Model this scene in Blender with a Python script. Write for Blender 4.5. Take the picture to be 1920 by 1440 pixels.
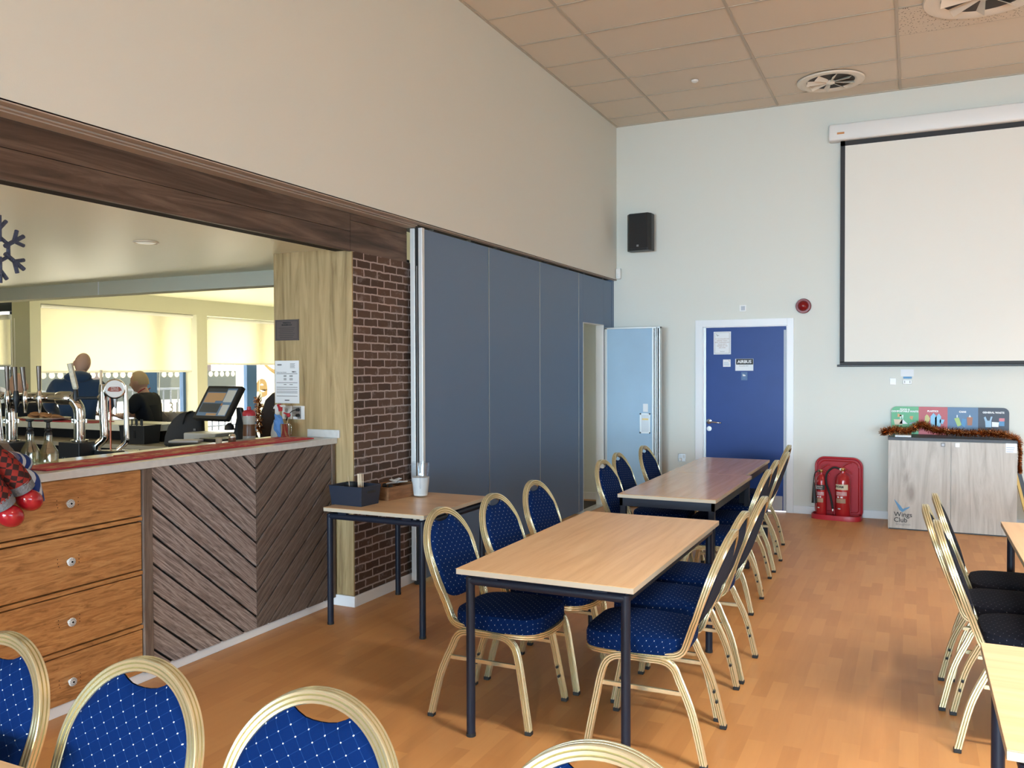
import bpy, bmesh, math, random
from mathutils import Vector, Matrix
random.seed(7)
for o in list(bpy.data.objects): bpy.data.objects.remove(o)
S = bpy.context.scene; COL = S.collection; PI = math.pi
# ------------------------------------------------------------------ camera
cd = bpy.data.cameras.new('camera'); cam = bpy.data.objects.new('camera', cd); COL.objects.link(cam)
rx = Vector((0.90297146, 0.42968868, -0.00319121)); ry = Vector((-0.00489551, 0.01771323, 0.99983112)); rz = Vector((0.42967264, -0.90280334, 0.01809808))
cam.matrix_world = Matrix(((rx.x, ry.x, rz.x, 3.14), (rx.y, ry.y, rz.y, 0), (rx.z, ry.z, rz.z, 1.56), (0, 0, 0, 1)))
cd.sensor_width = 36; cd.lens = 1580 / 1920 * 36; cd.clip_start = .05; cd.clip_end = 300
S.camera = cam
# ------------------------------------------------------------------ view + world + lights
S.view_settings.view_transform = 'Standard'; S.view_settings.look = 'None'
S.view_settings.exposure = 0.24; S.view_settings.gamma = 1; S.view_settings.use_curve_mapping = False
W = bpy.data.worlds.new('world'); S.world = W; W.use_nodes = True
bg = W.node_tree.nodes['Background']; bg.inputs[0].default_value = (.86, .93, 1, 1); bg.inputs[1].default_value = 10.0
def area(name, loc, rot, sx, sy, power, col):
    l = bpy.data.lights.new(name, 'AREA'); l.shape = 'RECTANGLE'; l.size = sx; l.size_y = sy; l.energy = power; l.color = col
    o = bpy.data.objects.new(name, l); COL.objects.link(o); o.location = loc; o.rotation_euler = rot; return o
R = math.radians
area('added_fill_right', (8.3, -3.2, 1.8), (0, R(68), R(8)), 2.2, 7.5, 430, (.50, .78, 1))  # added unseen lamp lifting the ambient, mostly on the near left wall
k = area('assumed_daylight_rear', (3.8, -8.8, 1.5), (R(81), 0, 0), 8.5, 2.2, 330, (.62, .83, 1)); k.data.spread = R(56)  # assumed daylight from behind the camera; unseen lamp before a windowless wall
sp_ = bpy.data.lights.new('added_warm_bounce_spot', 'SPOT'); sp_.energy = 2900; sp_.color = (1, .90, .56); sp_.spot_size = R(62); sp_.spot_blend = .3; sp_.shadow_soft_size = .1  # added spot; its floor bounce warms the ceiling and upper walls
k = bpy.data.objects.new('added_warm_bounce_spot', sp_); COL.objects.link(k); k.location = (5.5, -8.7, 3.6); k.rotation_euler = Vector((1.6, -3.4, 3.6)).to_track_quat('Z', 'Y').to_euler()
k = area('assumed_ceiling_strip', (5.0, 2.05, 4.30), (0, 0, 0), 2.6, .25, 160, (1, .94, .86)); k.data.spread = R(115)  # assumed unseen strip lamp, set to match the table shadow; no fixture built
k = area('added_fill_ceiling_far', (6.2, 6.2, 4.30), (0, 0, 0), .25, 2.6, 95, (1, .93, .84)); k.data.spread = R(115)  # added unseen lamp to brighten the far floor and cabinet
area('added_fill_bar', (-3.2, 2.9, 2.33), (0, 0, 0), 1.5, 1.5, 20, (1, .85, .6))  # added unseen warm lamp for the bar room; no fixture at this spot
sl = bpy.data.lights.new('sun', 'SUN'); sl.energy = 54; sl.angle = R(1.0); sl.color = (1, .95, .84)
so = bpy.data.objects.new('sun', sl); COL.objects.link(so)
so.rotation_euler = Vector((-.86, .22, .42)).to_track_quat('Z', 'Y').to_euler()
# ------------------------------------------------------------------ materials
def nt(m): return m.node_tree.nodes, m.node_tree.links
def mat(name, col, rough=.5, metal=0, spec=.5, sheen=0, trans=0, emit=0, coat=0, bump=0, bscale=60, var=0, vscale=4):
    m = bpy.data.materials.new(name); m.use_nodes = True; N, L = nt(m); b = N['Principled BSDF']
    b.inputs['Base Color'].default_value = (*col, 1); b.inputs['Roughness'].default_value = rough; b.inputs['Metallic'].default_value = metal
    b.inputs['Specular IOR Level'].default_value = spec; b.inputs['Transmission Weight'].default_value = trans
    if sheen: b.inputs['Sheen Weight'].default_value = sheen; b.inputs['Sheen Roughness'].default_value = .5
    if coat: b.inputs['Coat Weight'].default_value = coat; b.inputs['Coat Roughness'].default_value = .1
    if emit: b.inputs['Emission Color'].default_value = (*col, 1); b.inputs['Emission Strength'].default_value = emit
    if bump or var:
        tc = N.new('ShaderNodeTexCoord')
        if bump:
            n = N.new('ShaderNodeTexNoise'); n.inputs['Scale'].default_value = bscale; n.inputs['Detail'].default_value = 3
            bp = N.new('ShaderNodeBump'); bp.inputs['Strength'].default_value = bump; bp.inputs['Distance'].default_value = .01
            L.new(tc.outputs['Object'], n.inputs['Vector']); L.new(n.outputs[0], bp.inputs['Height']); L.new(bp.outputs[0], b.inputs['Normal'])
        if var:
            n = N.new('ShaderNodeTexNoise'); n.inputs['Scale'].default_value = vscale; n.inputs['Detail'].default_value = 4
            r = N.new('ShaderNodeValToRGB'); r.color_ramp.elements[0].position = .3; r.color_ramp.elements[1].position = .7
            r.color_ramp.elements[0].color = (*[c * (1 - var) for c in col], 1); r.color_ramp.elements[1].color = (*[min(1, c * (1 + var)) for c in col], 1)
            L.new(tc.outputs['Object'], n.inputs['Vector']); L.new(n.outputs[0], r.inputs[0]); L.new(r.outputs[0], b.inputs['Base Color'])
    return m
def wood(name, stops, stretch=(6, 6, .5), scale=3, rough=.5, spec=.4, rot=(0, 0, 0), bump=.05, distort=1.2, coord='Object', knots=0, kcol=(.1, .06, .03), planks=None):
    m = bpy.data.materials.new(name); m.use_nodes = True; N, L = nt(m); b = N['Principled BSDF']
    b.inputs['Roughness'].default_value = rough; b.inputs['Specular IOR Level'].default_value = spec
    tc = N.new('ShaderNodeTexCoord'); mp = N.new('ShaderNodeMapping'); mp.inputs['Scale'].default_value = stretch; mp.inputs['Rotation'].default_value = rot
    L.new(tc.outputs[coord], mp.inputs[0])
    n = N.new('ShaderNodeTexNoise'); n.inputs['Scale'].default_value = scale; n.inputs['Detail'].default_value = 8; n.inputs['Roughness'].default_value = .62; n.inputs['Distortion'].default_value = distort
    L.new(mp.outputs[0], n.inputs['Vector'])
    r = N.new('ShaderNodeValToRGB'); e = r.color_ramp.elements
    while len(e) < len(stops): e.new(.5)
    for el, (p, c) in zip(e, stops): el.position = p; el.color = (*c, 1)
    L.new(n.outputs[0], r.inputs[0]); out = r.outputs[0]
    if knots:
        v = N.new('ShaderNodeTexVoronoi'); v.inputs['Scale'].default_value = knots
        mp2 = N.new('ShaderNodeMapping'); mp2.inputs['Scale'].default_value = [s ** .35 for s in stretch]
        L.new(tc.outputs[coord], mp2.inputs[0]); L.new(mp2.outputs[0], v.inputs['Vector'])
        r2 = N.new('ShaderNodeValToRGB'); r2.color_ramp.elements[0].position = .05; r2.color_ramp.elements[1].position = .14
        r2.color_ramp.elements[0].color = (1, 1, 1, 1); r2.color_ramp.elements[1].color = (0, 0, 0, 1)
        L.new(v.outputs['Distance'], r2.inputs[0]); mx = N.new('ShaderNodeMixRGB'); mx.inputs[2].default_value = (*kcol, 1)
        ml = N.new('ShaderNodeMath'); ml.operation = 'MULTIPLY'; ml.inputs[1].default_value = .6; L.new(r2.outputs[0], ml.inputs[0])
        L.new(ml.outputs[0], mx.inputs[0]); L.new(out, mx.inputs[1]); out = mx.outputs[0]
    L.new(out, b.inputs['Base Color'])
    if bump:
        bp = N.new('ShaderNodeBump'); bp.inputs['Strength'].default_value = bump; bp.inputs['Distance'].default_value = .01
        L.new(n.outputs[0], bp.inputs['Height']); L.new(bp.outputs[0], b.inputs['Normal'])
    return m
def fabric(name, base, dot, line):
    m = bpy.data.materials.new(name); m.use_nodes = True; N, L = nt(m); b = N['Principled BSDF']
    b.inputs['Roughness'].default_value = .85; b.inputs['Specular IOR Level'].default_value = .06
    b.inputs['Sheen Weight'].default_value = .02; b.inputs['Sheen Roughness'].default_value = .4; b.inputs['Sheen Tint'].default_value = (.6, .65, .8, 1)
    uv = N.new('ShaderNodeUVMap'); uv.uv_map = 'UVMap'
    mp = N.new('ShaderNodeMapping'); mp.inputs['Rotation'].default_value = (0, 0, R(38)); mp.inputs['Scale'].default_value = (33, 43, 1)
    L.new(uv.outputs[0], mp.inputs[0]); sp = N.new('ShaderNodeSeparateXYZ'); L.new(mp.outputs[0], sp.inputs[0])
    def mth(op, a, bb=None):
        k = N.new('ShaderNodeMath'); k.operation = op
        for i, x in enumerate((a, bb)):
            if x is None: continue
            if isinstance(x, (int, float)): k.inputs[i].default_value = x
            else: L.new(x, k.inputs[i])
        return k.outputs[0]
    fx = mth('SUBTRACT', mth('FRACT', sp.outputs[0]), .5); fy = mth('SUBTRACT', mth('FRACT', sp.outputs[1]), .5)
    ax = mth('ABSOLUTE', fx); ay = mth('ABSOLUTE', fy)
    d = mth('LESS_THAN', mth('ADD', mth('MULTIPLY', fx, fx), mth('MULTIPLY', fy, fy)), .0036)
    ln = mth('LESS_THAN', mth('MINIMUM', ax, ay), .022)
    m1 = N.new('ShaderNodeMixRGB'); m1.inputs[1].default_value = (*base, 1); m1.inputs[2].default_value = (*line, 1); L.new(ln, m1.inputs[0])
    m2 = N.new('ShaderNodeMixRGB'); m2.inputs[2].default_value = (*dot, 1); L.new(m1.outputs[0], m2.inputs[1]); L.new(d, m2.inputs[0])
    L.new(m2.outputs[0], b.inputs['Base Color'])
    n = N.new('ShaderNodeTexNoise'); n.inputs['Scale'].default_value = 900; L.new(uv.outputs[0], n.inputs['Vector'])
    bp = N.new('ShaderNodeBump'); bp.inputs['Strength'].default_value = .15; bp.inputs['Distance'].default_value = .002
    L.new(n.outputs[0], bp.inputs['Height']); L.new(bp.outputs[0], b.inputs['Normal'])
    return m
def floor_mat():
    m = bpy.data.materials.new('floor_vinyl'); m.use_nodes = True; N, L = nt(m); b = N['Principled BSDF']
    b.inputs['Roughness'].default_value = .42; b.inputs['Specular IOR Level'].default_value = .35
    tc = N.new('ShaderNodeTexCoord'); mp = N.new('ShaderNodeMapping'); mp.inputs['Rotation'].default_value = (0, 0, R(90)); L.new(tc.outputs['Object'], mp.inputs[0])
    def brick(w, h, off, sq=1):
        k = N.new('ShaderNodeTexBrick'); k.offset = off; k.offset_frequency = 2; k.squash = 1
        k.inputs['Scale'].default_value = 1; k.inputs['Brick Width'].default_value = w; k.inputs['Row Height'].default_value = h
        k.inputs['Mortar Size'].default_value = .0004; k.inputs['Mortar Smooth'].default_value = 1; k.inputs['Bias'].default_value = 0
        k.inputs['Color1'].default_value = (0, 0, 0, 1); k.inputs['Color2'].default_value = (1, 1, 1, 1); k.inputs['Mortar'].default_value = (.4, .4, .4, 1)
        L.new(mp.outputs[0], k.inputs['Vector']); return k.outputs[0]
    a = brick(.36, .072, .37)
    st = N.new('ShaderNodeMapping'); st.inputs['Scale'].default_value = (14, 1.3, 1); L.new(tc.outputs['Object'], st.inputs[0])
    n = N.new('ShaderNodeTexNoise'); n.inputs['Scale'].default_value = 3; n.inputs['Detail'].default_value = 6; L.new(st.outputs[0], n.inputs['Vector'])
    ad = N.new('ShaderNodeMixRGB'); ad.inputs[0].default_value = .42; L.new(a, ad.inputs[1]); L.new(n.outputs[0], ad.inputs[2])
    r = N.new('ShaderNodeValToRGB'); e = r.color_ramp.elements; e[0].position = .15; e[0].color = (.46, .21, .070, 1); e[1].position = .85; e[1].color = (.575, .285, .10, 1)
    k = e.new(.5); k.color = (.525, .25, .087, 1)
    L.new(ad.outputs[0], r.inputs[0]); L.new(r.outputs[0], b.inputs['Base Color'])
    return m
def brick_mat():
    m = bpy.data.materials.new('brick_wallpaper'); m.use_nodes = True; N, L = nt(m); b = N['Principled BSDF']; b.inputs['Roughness'].default_value = .8
    tc = N.new('ShaderNodeTexCoord'); sx = N.new('ShaderNodeSeparateXYZ'); cx = N.new('ShaderNodeCombineXYZ')
    L.new(tc.outputs['Object'], sx.inputs[0]); L.new(sx.outputs[1], cx.inputs[0]); L.new(sx.outputs[2], cx.inputs[1])
    n0 = N.new('ShaderNodeTexNoise'); n0.inputs['Scale'].default_value = 14; n0.inputs['Detail'].default_value = 3; L.new(cx.outputs[0], n0.inputs['Vector'])
    vm = N.new('ShaderNodeVectorMath'); vm.operation = 'MULTIPLY_ADD'; vm.inputs[1].default_value = (.016, .016, 0); L.new(n0.outputs['Color'], vm.inputs[0]); L.new(cx.outputs[0], vm.inputs[2])
    k = N.new('ShaderNodeTexBrick'); k.offset = .5
    for nm, v in (('Scale', 1), ('Brick Width', .158), ('Row Height', .0545), ('Mortar Size', .0058), ('Mortar Smooth', .25), ('Bias', -.1)): k.inputs[nm].default_value = v
    k.inputs['Color1'].default_value = (.060, .030, .018, 1); k.inputs['Color2'].default_value = (.125, .068, .043, 1); k.inputs['Mortar'].default_value = (.42, .34, .31, 1)
    L.new(vm.outputs[0], k.inputs['Vector'])
    n = N.new('ShaderNodeTexNoise'); n.inputs['Scale'].default_value = 9; n.inputs['Detail'].default_value = 8; n.inputs['Roughness'].default_value = .75; L.new(cx.outputs[0], n.inputs['Vector'])
    r = N.new('ShaderNodeValToRGB'); r.color_ramp.elements[0].position = .55; r.color_ramp.elements[1].position = .66; r.color_ramp.elements[0].color = (0, 0, 0, 1); r.color_ramp.elements[1].color = (.45, .45, .45, 1)
    L.new(n.outputs[0], r.inputs[0]); mx = N.new('ShaderNodeMixRGB'); mx.inputs[2].default_value = (.34, .28, .26, 1); L.new(r.outputs[0], mx.inputs[0]); L.new(k.outputs[0], mx.inputs[1])
    L.new(mx.outputs[0], b.inputs['Base Color']); return m
def plaid():
    m = bpy.data.materials.new('plaid_cloth'); m.use_nodes = True; N, L = nt(m); b = N['Principled BSDF']; b.inputs['Roughness'].default_value = .9
    tc = N.new('ShaderNodeTexCoord'); mp = N.new('ShaderNodeMapping'); mp.inputs['Rotation'].default_value = (.3, .2, .5); L.new(tc.outputs['Object'], mp.inputs[0])
    c = N.new('ShaderNodeTexChecker'); c.inputs['Scale'].default_value = 42; c.inputs['Color1'].default_value = (.28, .02, .012, 1); c.inputs['Color2'].default_value = (.03, .008, .006, 1)
    L.new(mp.outputs[0], c.inputs['Vector']); L.new(c.outputs[0], b.inputs['Base Color']); return m
def stripes(name, c1, c2, scale, rot=(0, 0, 0), coord='Object', thr=.5, rough=.85):
    m = bpy.data.materials.new(name); m.use_nodes = True; N, L = nt(m); b = N['Principled BSDF']; b.inputs['Roughness'].default_value = rough
    tc = N.new('ShaderNodeTexCoord'); mp = N.new('ShaderNodeMapping'); mp.inputs['Rotation'].default_value = rot; L.new(tc.outputs[coord], mp.inputs[0])
    w = N.new('ShaderNodeTexWave'); w.inputs['Scale'].default_value = scale; L.new(mp.outputs[0], w.inputs[0])
    r = N.new('ShaderNodeValToRGB'); r.color_ramp.interpolation = 'CONSTANT'; r.color_ramp.elements[0].color = (*c1, 1); r.color_ramp.elements[1].position = thr; r.color_ramp.elements[1].color = (*c2, 1)
    L.new(w.outputs[0], r.inputs[0]); L.new(r.outputs[0], b.inputs['Base Color']); return m
def printed(name, c1, c2, sc):
    m = mat(name, c1, .7); N, L = nt(m); b = N['Principled BSDF']; tc = N.new('ShaderNodeTexCoord'); n = N.new('ShaderNodeTexNoise'); n.inputs['Scale'].default_value = sc; n.inputs['Detail'].default_value = 2
    mp = N.new('ShaderNodeMapping'); mp.inputs['Scale'].default_value = (1, .35, 1); r = N.new('ShaderNodeValToRGB'); r.color_ramp.elements[0].position = .56; r.color_ramp.elements[1].position = .60; r.color_ramp.elements[0].color = (*c1, 1); r.color_ramp.elements[1].color = (*c2, 1)
    L.new(tc.outputs['Object'], mp.inputs[0]); L.new(mp.outputs[0], n.inputs['Vector']); L.new(n.outputs[0], r.inputs[0]); L.new(r.outputs[0], b.inputs['Base Color']); return m
def blind_mat():
    m = bpy.data.materials.new('roller_blind_cloth'); m.use_nodes = True; N, L = nt(m); N.remove(N['Principled BSDF'])
    o = N['Material Output']; d = N.new('ShaderNodeBsdfDiffuse'); t = N.new('ShaderNodeBsdfTranslucent'); x = N.new('ShaderNodeMixShader')
    d.inputs[0].default_value = (.84, .81, .70, 1); t.inputs[0].default_value = (.92, .89, .76, 1); x.inputs[0].default_value = .62
    L.new(d.outputs[0], x.inputs[1]); L.new(t.outputs[0], x.inputs[2]); L.new(x.outputs[0], o.inputs[0]); return m
def glass_mat(name, col=(1, 1, 1), alpha=.12, rough=.05):
    m = bpy.data.materials.new(name); m.use_nodes = True; N, L = nt(m); N.remove(N['Principled BSDF'])
    o = N['Material Output']; g = N.new('ShaderNodeBsdfGlossy'); t = N.new('ShaderNodeBsdfTransparent'); x = N.new('ShaderNodeMixShader')
    g.inputs['Roughness'].default_value = rough; t.inputs[0].default_value = (*col, 1); x.inputs[0].default_value = alpha
    L.new(t.outputs[0], x.inputs[1]); L.new(g.outputs[0], x.inputs[2]); L.new(x.outputs[0], o.inputs[0]); return m
def tile_mat():
    m = mat('ceiling_tile_pinholes', (.70, .62, .51), .95); N, L = nt(m); b = N['Principled BSDF']
    tc = N.new('ShaderNodeTexCoord'); v = N.new('ShaderNodeTexVoronoi'); v.inputs['Scale'].default_value = 42; L.new(tc.outputs['Object'], v.inputs['Vector'])
    r = N.new('ShaderNodeValToRGB'); r.color_ramp.elements[0].position = .2; r.color_ramp.elements[1].position = .26; r.color_ramp.elements[0].color = (.16, .13, .1, 1); r.color_ramp.elements[1].color = (.70, .62, .51, 1)
    L.new(v.outputs['Distance'], r.inputs[0]); L.new(r.outputs[0], b.inputs['Base Color']); return m
M = dict(
 wall=mat('wall_paint', (.705, .715, .655), .9, bump=.04, bscale=180), wallbar=mat('bar_wall_paint', (.58, .58, .48), .9),
 ceil=mat('ceiling_tile', (.70, .62, .51), .95, bump=.05, bscale=250), grid=mat('ceiling_grid', (.50, .45, .37), .7), barceil=mat('bar_ceiling_paint', (.86, .86, .70), .40),
 floor=floor_mat(), white=mat('white_gloss_paint', (.78, .79, .80), .35), upvc=mat('white_plastic', (.80, .80, .78), .4),
 slate=mat('slate_blue_laminate', (.125, .19, .30), .5, bump=.02), lblue=mat('light_blue_laminate', (.33, .49, .64), .5, var=.05, vscale=2),
 alu=mat('aluminium', (.62, .62, .60), .35, .85), aluw=mat('pale_aluminium', (.72, .72, .70), .4, .3), black=mat('black_plastic', (.012, .012, .013), .45), rubber=mat('black_rubber', (.015, .014, .014), .8),
 soffit=mat('soffit_board', (.42, .35, .29), .7), fascia=wood('dark_oak_board', [(.3, (.032, .018, .012)), (.5, (.095, .058, .040)), (.7, (.19, .125, .088))], (1, .35, 5), 2.6, .5, knots=0),
 oak=wood('light_oak_board', [(.27, (.19, .12, .052)), (.45, (.37, .265, .125)), (.6, (.46, .335, .17)), (.8, (.55, .41, .22))], (5, 5, .45), 2.2, .6, distort=2.2, knots=2.2, kcol=(.16, .10, .05)),
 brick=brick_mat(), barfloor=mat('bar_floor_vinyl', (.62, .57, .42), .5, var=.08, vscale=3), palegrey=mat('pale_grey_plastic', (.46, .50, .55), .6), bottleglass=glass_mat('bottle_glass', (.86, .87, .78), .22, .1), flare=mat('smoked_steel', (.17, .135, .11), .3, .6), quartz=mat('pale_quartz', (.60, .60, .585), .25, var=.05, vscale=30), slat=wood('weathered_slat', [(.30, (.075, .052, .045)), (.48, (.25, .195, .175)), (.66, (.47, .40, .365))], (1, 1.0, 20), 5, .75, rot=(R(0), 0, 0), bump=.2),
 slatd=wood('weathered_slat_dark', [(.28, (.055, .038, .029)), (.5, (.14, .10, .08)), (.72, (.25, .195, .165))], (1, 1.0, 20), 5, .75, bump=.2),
 pine=wood('old_pine', [(.25, (.19, .075, .022)), (.5, (.46, .21, .070)), (.70, (.58, .30, .11)), (.80, (.74, .55, .36))], (1, 1.6, 13), 4, .55, knots=0, bump=.12),
 post=wood('grey_post', [(.3, (.09, .06, .045)), (.6, (.19, .14, .11))], (6, 6, .6), 4, .7), dark=mat('dark_gap', (.010, .007, .006), .9),
 beech=wood('beech_laminate', [(.25, (.60, .35, .16)), (.5, (.72, .46, .235)), (.75, (.79, .54, .30))], (7, .45, 4), 2.6, .36, spec=.4, bump=0, distort=.6),
 beech2=wood('beech_laminate_polished', [(.25, (.56, .31, .14)), (.5, (.66, .39, .19)), (.75, (.72, .46, .25))], (7, .45, 4), 2.6, .2, spec=.3, bump=0, distort=.6),
 beechx=wood('beech_laminate_cross', [(.25, (.54, .33, .17)), (.5, (.66, .44, .24)), (.75, (.74, .52, .31))], (.45, 7, 4), 2.6, .36, spec=.4, bump=0, distort=.6),
 edge=mat('pale_edge_band', (.52, .44, .33), .6), steel=mat('dark_blue_powder_coat', (.011, .015, .028), .42, 0, spec=.3), 
 gold=mat('champagne_gold', (.74, .66, .43), .26, .80), goldtint=mat('gold_knob', (.6, .42, .2), .3, .9),
 fab=fabric('blue_dotted_fabric', (.002, .015, .080), (.55, .58, .62), (.008, .032, .12)), fabback=fabric('navy_back_fabric', (.016, .021, .036), (.10, .11, .14), (.020, .026, .045)), fabgreyed=fabric('blue_fabric_light_greyed', (.010, .011, .017), (.14, .14, .17), (.016, .018, .028)),  # last one: the blue fabric with the light's greying put into its colour
 doorblue=mat('door_blue_laminate', (.015, .052, .225), .4, spec=.25, var=.04), steelplate=mat('brushed_plate', (.5, .5, .5), .4, .8), chrome=mat('chrome', (.75, .74, .72), .08, 1), brass=mat('brass', (.75, .5, .2), .3, 1),
 screen=mat('screen_cloth', (.80, .78, .71), .85), blk=mat('screen_border', (.018, .016, .017), .6), red=mat('red_plastic', (.46, .022, .035), .35), redcyl=mat('red_enamel', (.40, .014, .018), .22, coat=.5), redlens=mat('red_lens', (.20, .006, .008), .2, spec=.35),
 driftwood=wood('grey_drift_wood', [(.25, (.30, .26, .225)), (.5, (.47, .44, .395)), (.75, (.58, .555, .51))], (5, 5, .4), 2, .5, distort=2, knots=1.6, kcol=(.2, .16, .13)), charcoal=mat('charcoal_top', (.035, .037, .045), .5),
 green=mat('sign_green', (.12, .42, .21), .5), signred=mat('sign_red', (.50, .10, .115), .5), signblue=mat('sign_blue', (.11, .20, .33), .5), signgrey=mat('sign_charcoal', (.045, .052, .075), .5), ink=mat('ink_white', (.85, .85, .85), .6), inkblack=mat('ink_black', (.03, .03, .03), .6), inkgrey=mat('ink_grey', (.24, .24, .24), .7), inkbrown=mat('ink_brown', (.40, .25, .17), .7), inkblue=mat('ink_blue', (.12, .30, .52), .6), 
 paper=mat('paper', (.80, .81, .82), .7), plaque=mat('grey_plaque', (.125, .10, .095), .5, .3), tinsel=mat('copper_tinsel', (.50, .25, .11), .2, 1), glass=glass_mat('clear_glass'), jugglass=glass_mat('clear_plastic', (.96, .98, 1), .10, .12), milk=mat('milk', (.84, .82, .78), .4),
 darkbox=mat('dark_blue_plastic', (.016, .023, .042), .5), boxwood=wood('stained_box_wood', [(.3, (.16, .065, .025)), (.7, (.30, .14, .06))], (4, 1, 8), 5, .6), stick=mat('bare_wood_stick', (.72, .56, .38), .7),
 barmat=printed('bar_mat_print', (.50, .06, .075), (.66, .40, .20), 34), matred=mat('bar_mat_red', (.44, .025, .045), .7),
 framecol=mat('blue_window_frame', (.035, .10, .25), .4), framedark=mat('navy_window_frame', (.012, .022, .05), .4), blind=blind_mat(), bar=mat('bar_white_top', (.62, .60, .50), .35), barlow=mat('stone_worktop', (.36, .31, .23), .4), skin=mat('skin', (.72, .44, .33), .6), hood=mat('blue_fleece', (.022, .055, .13), .95, sheen=.3, bump=.3, bscale=12), navy=mat('navy_shirt', (.010, .013, .022), .9), hair=mat('blond_hair', (.64, .46, .26), .8), denim=mat('dark_denim', (.02, .03, .06), .9),
 shoe=mat('shoe_leather', (.02, .015, .012), .6), cookie=mat('cookie', (.42, .20, .085), .9, bump=.5), cream=mat('cream_handle', (.66, .60, .46), .5, var=.2, vscale=60), bag=mat('charcoal_bag_cloth', (.040, .040, .043), .9), quilt=mat('quilted_vinyl', (.46, .41, .36), .5), tabletop=mat('pub_table_top', (.10, .09, .085), .3),
 lit=mat('till_screen_blue', (.10, .17, .26), .3, emit=.25), lit2=mat('till_screen_orange', (.42, .26, .13), .3, emit=.25), lit3=mat('till_screen_pale', (.42, .42, .38), .3, emit=.3), lit4=mat('till_screen_dark', (.06, .07, .075), .3, emit=.1), led=mat('blue_led', (.05, .15, 1), .3, emit=6),
 choc=mat('dark_brown_leatherette', (.035, .017, .012), .45), sauce=mat('brown_sauce', (.16, .07, .035), .3), cloudy=mat('frosted_plastic', (.62, .60, .56), .3, trans=.3), bluecloth=mat('blue_rubber_glove', (.10, .26, .60), .6), plaid=plaid(), fur=mat('grey_fur', (.20, .20, .21), .95, bump=1, bscale=90), darkfur=mat('dark_brown_plush', (.035, .017, .010), .95, bump=1, bscale=90), whitefur=mat('white_plush', (.66, .62, .58), .95, bump=1, bscale=90), boot=mat('shiny_red_vinyl', (.42, .012, .02), .15, coat=.6), bstripe=stripes('blue_striped_knit', (.010, .035, .17), (.50, .53, .57), 9, (0, .5, .9), thr=.66), glitter=mat('silver_glitter', (.09, .11, .19), .35, .6, bump=1, bscale=150),
 ground=mat('pavement', (.16, .145, .115), .9, var=.5, vscale=.35), hedge=mat('pale_hedge', (.030, .034, .026), .95), housewall=mat('house_render', (.06, .04, .035), .9), rail=mat('galvanised_rail', (.05, .055, .06), .6), dotw=blind_mat(), filmtan=mat('tan_window_film', (.72, .52, .30), .8), whiteemit=mat('downlight_glass', (.9, .88, .75), .4, emit=.25), pinkwhite=mat('kick_plate', (.42, .38, .36), .4, .6), matdark=mat('door_mat', (.05, .04, .035), .95), tape=mat('orange_label', (.62, .26, .08), .6), diffuser=mat('diffuser_paint', (.78, .70, .58), .4), duct=mat('duct_dark', (.05, .038, .03), .7), tilep=tile_mat(), hole=mat('screw_hole', (.03, .015, .01), .9), orange=mat('orange_strip', (.62, .13, .03), .4), badge=mat('badge_white', (.75, .72, .68), .3), badgered=mat('badge_brown_red', (.30, .05, .02), .4),
)
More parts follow.
